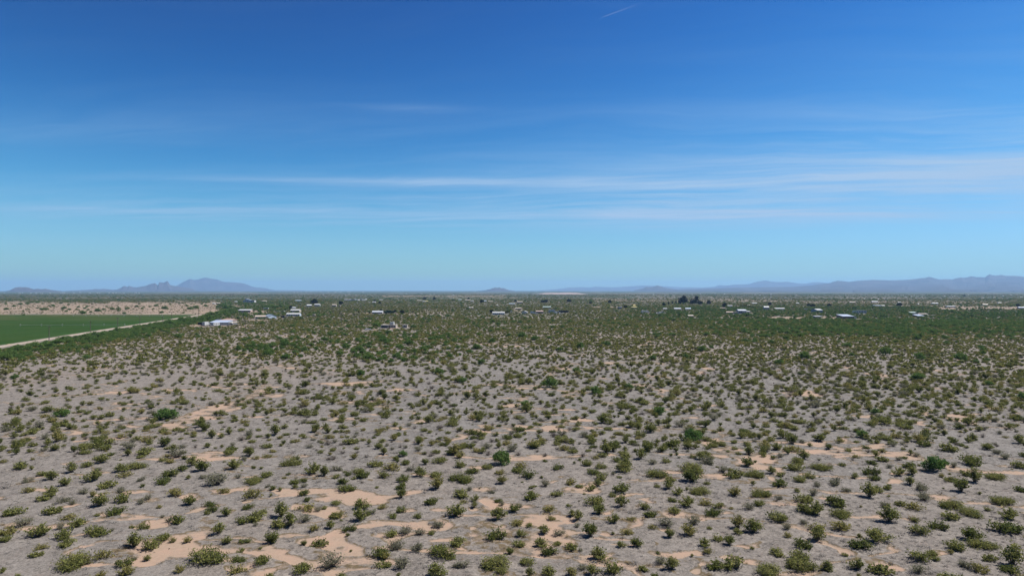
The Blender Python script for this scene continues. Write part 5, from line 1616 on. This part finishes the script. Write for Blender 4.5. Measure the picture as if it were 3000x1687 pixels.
def build_scrub():
    # close to middle distance: bush by bush
    x, y = jgrid(-720, 720, 30, 700, 2.4)
    k = (np.abs(x) < y * 1.02 + 25)
    x, y = x[k], y[k]
    px, py = to_px(x, y)
    inside = (py > 1349) & (py < 1705) & (px > -25) & (px < 3025)
    keep = (rng.random(len(x)) < scrub_density(x, y) * 0.76) & ~inside
    # small seedlings between the big foreground bushes
    keep |= inside & (rng.random(len(x)) < 0.13)
    x, y = x[keep], y[keep]
    f = free(x, y)
    x, y = x[f], y[f]
    gz = green_zone(x, y)
    ism = (rng.random(len(x)) < gz * 0.8 * .75) & (np.hypot(x, y) > 130)
    d = np.hypot(x, y)
    # size follows the measured foreground bushes
    s = np.clip(rng.lognormal(math.log(1.66), 0.36, len(x)), 0.55, 3.4)
    s *= 0.97 + 0.08 * sst(d, 150, 420)
    px, py = to_px(x, y)
    seed_ = (py > 1349) & (py < 1705) & (px > -25) & (px < 3025)
    s = np.where(seed_, rng.uniform(.4, 1.25, len(x)), s)
    hs = rng.uniform(0.58, 0.86, len(x)) * (1 - .15 * sst(d, 250, 450))
    z = height(x, y)
    patch = vn(x * 0.03, y * 0.03, 171)
    sel = ~ism & (d < 300)
    w = rng.random(len(x)) + (patch - 0.5) * 0.35
    pick = np.select([w < .52, w < .64, w < .76, w < .88], [rng.integers(0, 10, len(x)), rng.integers(10, 15, len(x)), rng.integers(15, 20, len(x)), rng.integers(20, 25, len(x))], rng.integers(25, 28, len(x)))
    s = np.where(w >= .88, s * .75, s)
    scatter('creosote_scrub', 'olive creosote scrub covering the near and middle plain', 'scrub', NEARM, x[sel], y[sel], z[sel], s[sel], hs[sel], pick[sel])
    sel2 = ~ism & (d >= 300)
    pl = np.select([w < .80, w < .90], [rng.integers(0, 6, len(x)), rng.integers(4, 6, len(x))], rng.integers(6, 8, len(x)))
    scatter('distant_creosote_scrub', 'dense olive creosote scrub of the middle plain', 'scrub', LOD, x[sel2], y[sel2], z[sel2], s[sel2], hs[sel2], pl[sel2])
    sm = np.clip(rng.lognormal(math.log(2.8), 0.30, len(x)), 1.6, 5.0)
    scatter('mesquite_thicket', 'green mesquite thicket spreading between the creosote bushes', 'thicket', MESQ, x[ism], y[ism], z[ism], sm[ism], hs[ism] * 1.08, rng.integers(0, 5, ism.sum()))
    # weeds on the fallow field
    fx, fy = jgrid(-1400, -300, FIELD_FAR + 12, 1720, 9.0)
    k = (road_side(fx, fy) > 6) & (np.abs(fx) < fy * .86) & (rng.random(len(fx)) < .15 + .9 * sst(fbm(fx * .012, fy * .006, 191, 3), .45, .7))
    fx, fy = fx[k], fy[k]
    scatter('fallow_weeds', 'low dry weeds dotting the tan fallow field', 'weeds', LOD, fx, fy, np.zeros(len(fx)), rng.uniform(.8, 2.4, len(fx)), rng.uniform(.4, .8, len(fx)), rng.integers(2, 8, len(fx)))
    # far plain: stands of bushes, thinning out to where they merge
    tot = [len(x)]
    for (d0, d1, c, gain) in ((700, 1250, 5.0, 1.45), (1250, 2300, 9.0, 2.2), (2300, 5200, 26.0, 3.8)):
        x, y = jgrid(-d1 * .85, d1 * .85, d0, d1, c)
        k = np.abs(x) < y * .86
        x, y = x[k], y[k]
        bm = bare_mask(x, y)
        rd = road_side(x, y)
        p = ((.86 if d0 < 2000 else .8) + 0.5 * (fbm(x * .006, y * .004, 141, 4) - .5) * 2) * (1 - .97 * bm)
        p = np.where((rd > -3) & (y < 1000), 0, p)
        keep = rng.random(len(x)) < p
        x, y = x[keep], y[keep]
        f = free(x, y, 1.0)
        x, y = x[f], y[f]
        gz = green_zone(x, y) * .8 + .12 * sst(y, 1200, 2500)
        ism = rng.random(len(x)) < gz
        s = rng.lognormal(math.log(1.75), .28, len(x)) * gain
        hz = 1.0 / gain ** .95
        zz = np.zeros(len(x))
        a = ~ism
        w2 = rng.random(len(x))
        scatter('far_creosote_scrub', 'far olive scrub from %d metres out on the plain' % d0, 'scrub', LOD, x[a], y[a], zz[a], s[a], np.full(a.sum(), hz), np.where(w2[a] < .88, rng.integers(0, 6, a.sum()), rng.integers(6, 8, a.sum())))
        s2 = rng.lognormal(math.log(3.0), .3, len(x)) * gain * .7
        scatter('far_mesquite_thicket', 'far green mesquite thicket from %d metres out on the plain' % d0, 'thicket', LODM, x[ism], y[ism], zz[ism], s2[ism], np.full(ism.sum(), hz), rng.integers(0, 4, ism.sum()))
        tot.append(len(x))
    print('scrub counts', tot)


def build_grass():
    """dead grass: tufts of thin blades over the grey crust"""
    kinds = []
    for i in range(6):
        rg = np.random.default_rng(900 + i)
        n = 34
        az = rg.uniform(0, 6.28, n)
        el = rg.uniform(.25, 1.35, n)
        L = rg.uniform(.3, .62, n)
        root = np.stack([rg.normal(size=n) * .16, rg.normal(size=n) * .16, np.zeros(n)], 1)
        dv = np.stack([np.cos(az) * np.sin(el), np.sin(az) * np.sin(el), np.cos(el) * .8 + .1], 1) * L[:, None]
        sd = np.stack([-np.sin(az), np.cos(az), np.zeros(n)], 1) * .018
        v = np.stack([root - sd, root + sd, root + dv + sd * .3, root + dv - sd * .3], 1).reshape(-1, 3)
        me = quads_mesh('tuft', v, np.arange(4 * n).reshape(n, 4), {'lv': ('FLOAT', 'POINT', np.repeat(rg.random(n), 4).astype(np.float32))})
        me.materials.append(MATS['dry grass' if i < 5 else 'straw grass'])
        kinds.append(me)
    x, y = jgrid(-250, 250, 45, 250, 1.05)
    k = (np.abs(x) < y * .86 + 8)
    x, y = x[k], y[k]
    sfd = sand_field(x, y)
    pr = (.28 + .85 * sst(fbm(x * .12, y * .12, 151, 4), .42, .66)) * (1 - sst(sfd, -.25, .0)) + .75 * np.exp(-((sfd + .12) / .07) ** 2)
    pr *= 1 - .7 * sst(np.hypot(x, y), 150, 250)
    keep = rng.random(len(x)) < pr
    x, y, sfd = x[keep], y[keep], sfd[keep]
    rimm = np.abs(sfd + .10) < .10
    pick = np.where(rimm & (rng.random(len(x)) < .5), 5, rng.integers(0, 5, len(x)))
    s = rng.lognormal(math.log(.62), .35, len(x))
    scatter('dry_grass', 'thin dead grey grass over the pebbly crust', 'grass', kinds, x, y, height(x, y) - .01, s, np.full(len(x), .55), pick)
    print('grass', len(x))


build_scrub()
build_grass()

# ------------------------------------------------------------------ haze: even air over the whole plain
hm, ht_, hout = new_mat('valley haze')
pv = nd(ht_, 'ShaderNodeVolumePrincipled')
pv.inputs['Color'].default_value = HAZE_COLOR + (1,)
pv.inputs['Density'].default_value = HAZE_DENSITY
pv.inputs['Anisotropy'].default_value = 0.1
ht_.links.new(pv.outputs[0], hout.inputs['Volume'])
hz = MB().box(-43000, 43000, -43000, 43000, -8.0, 530.0).put('haze', hm, kind='stuff')
tag(hz, 'thin blue haze lying over the whole plain', 'haze')
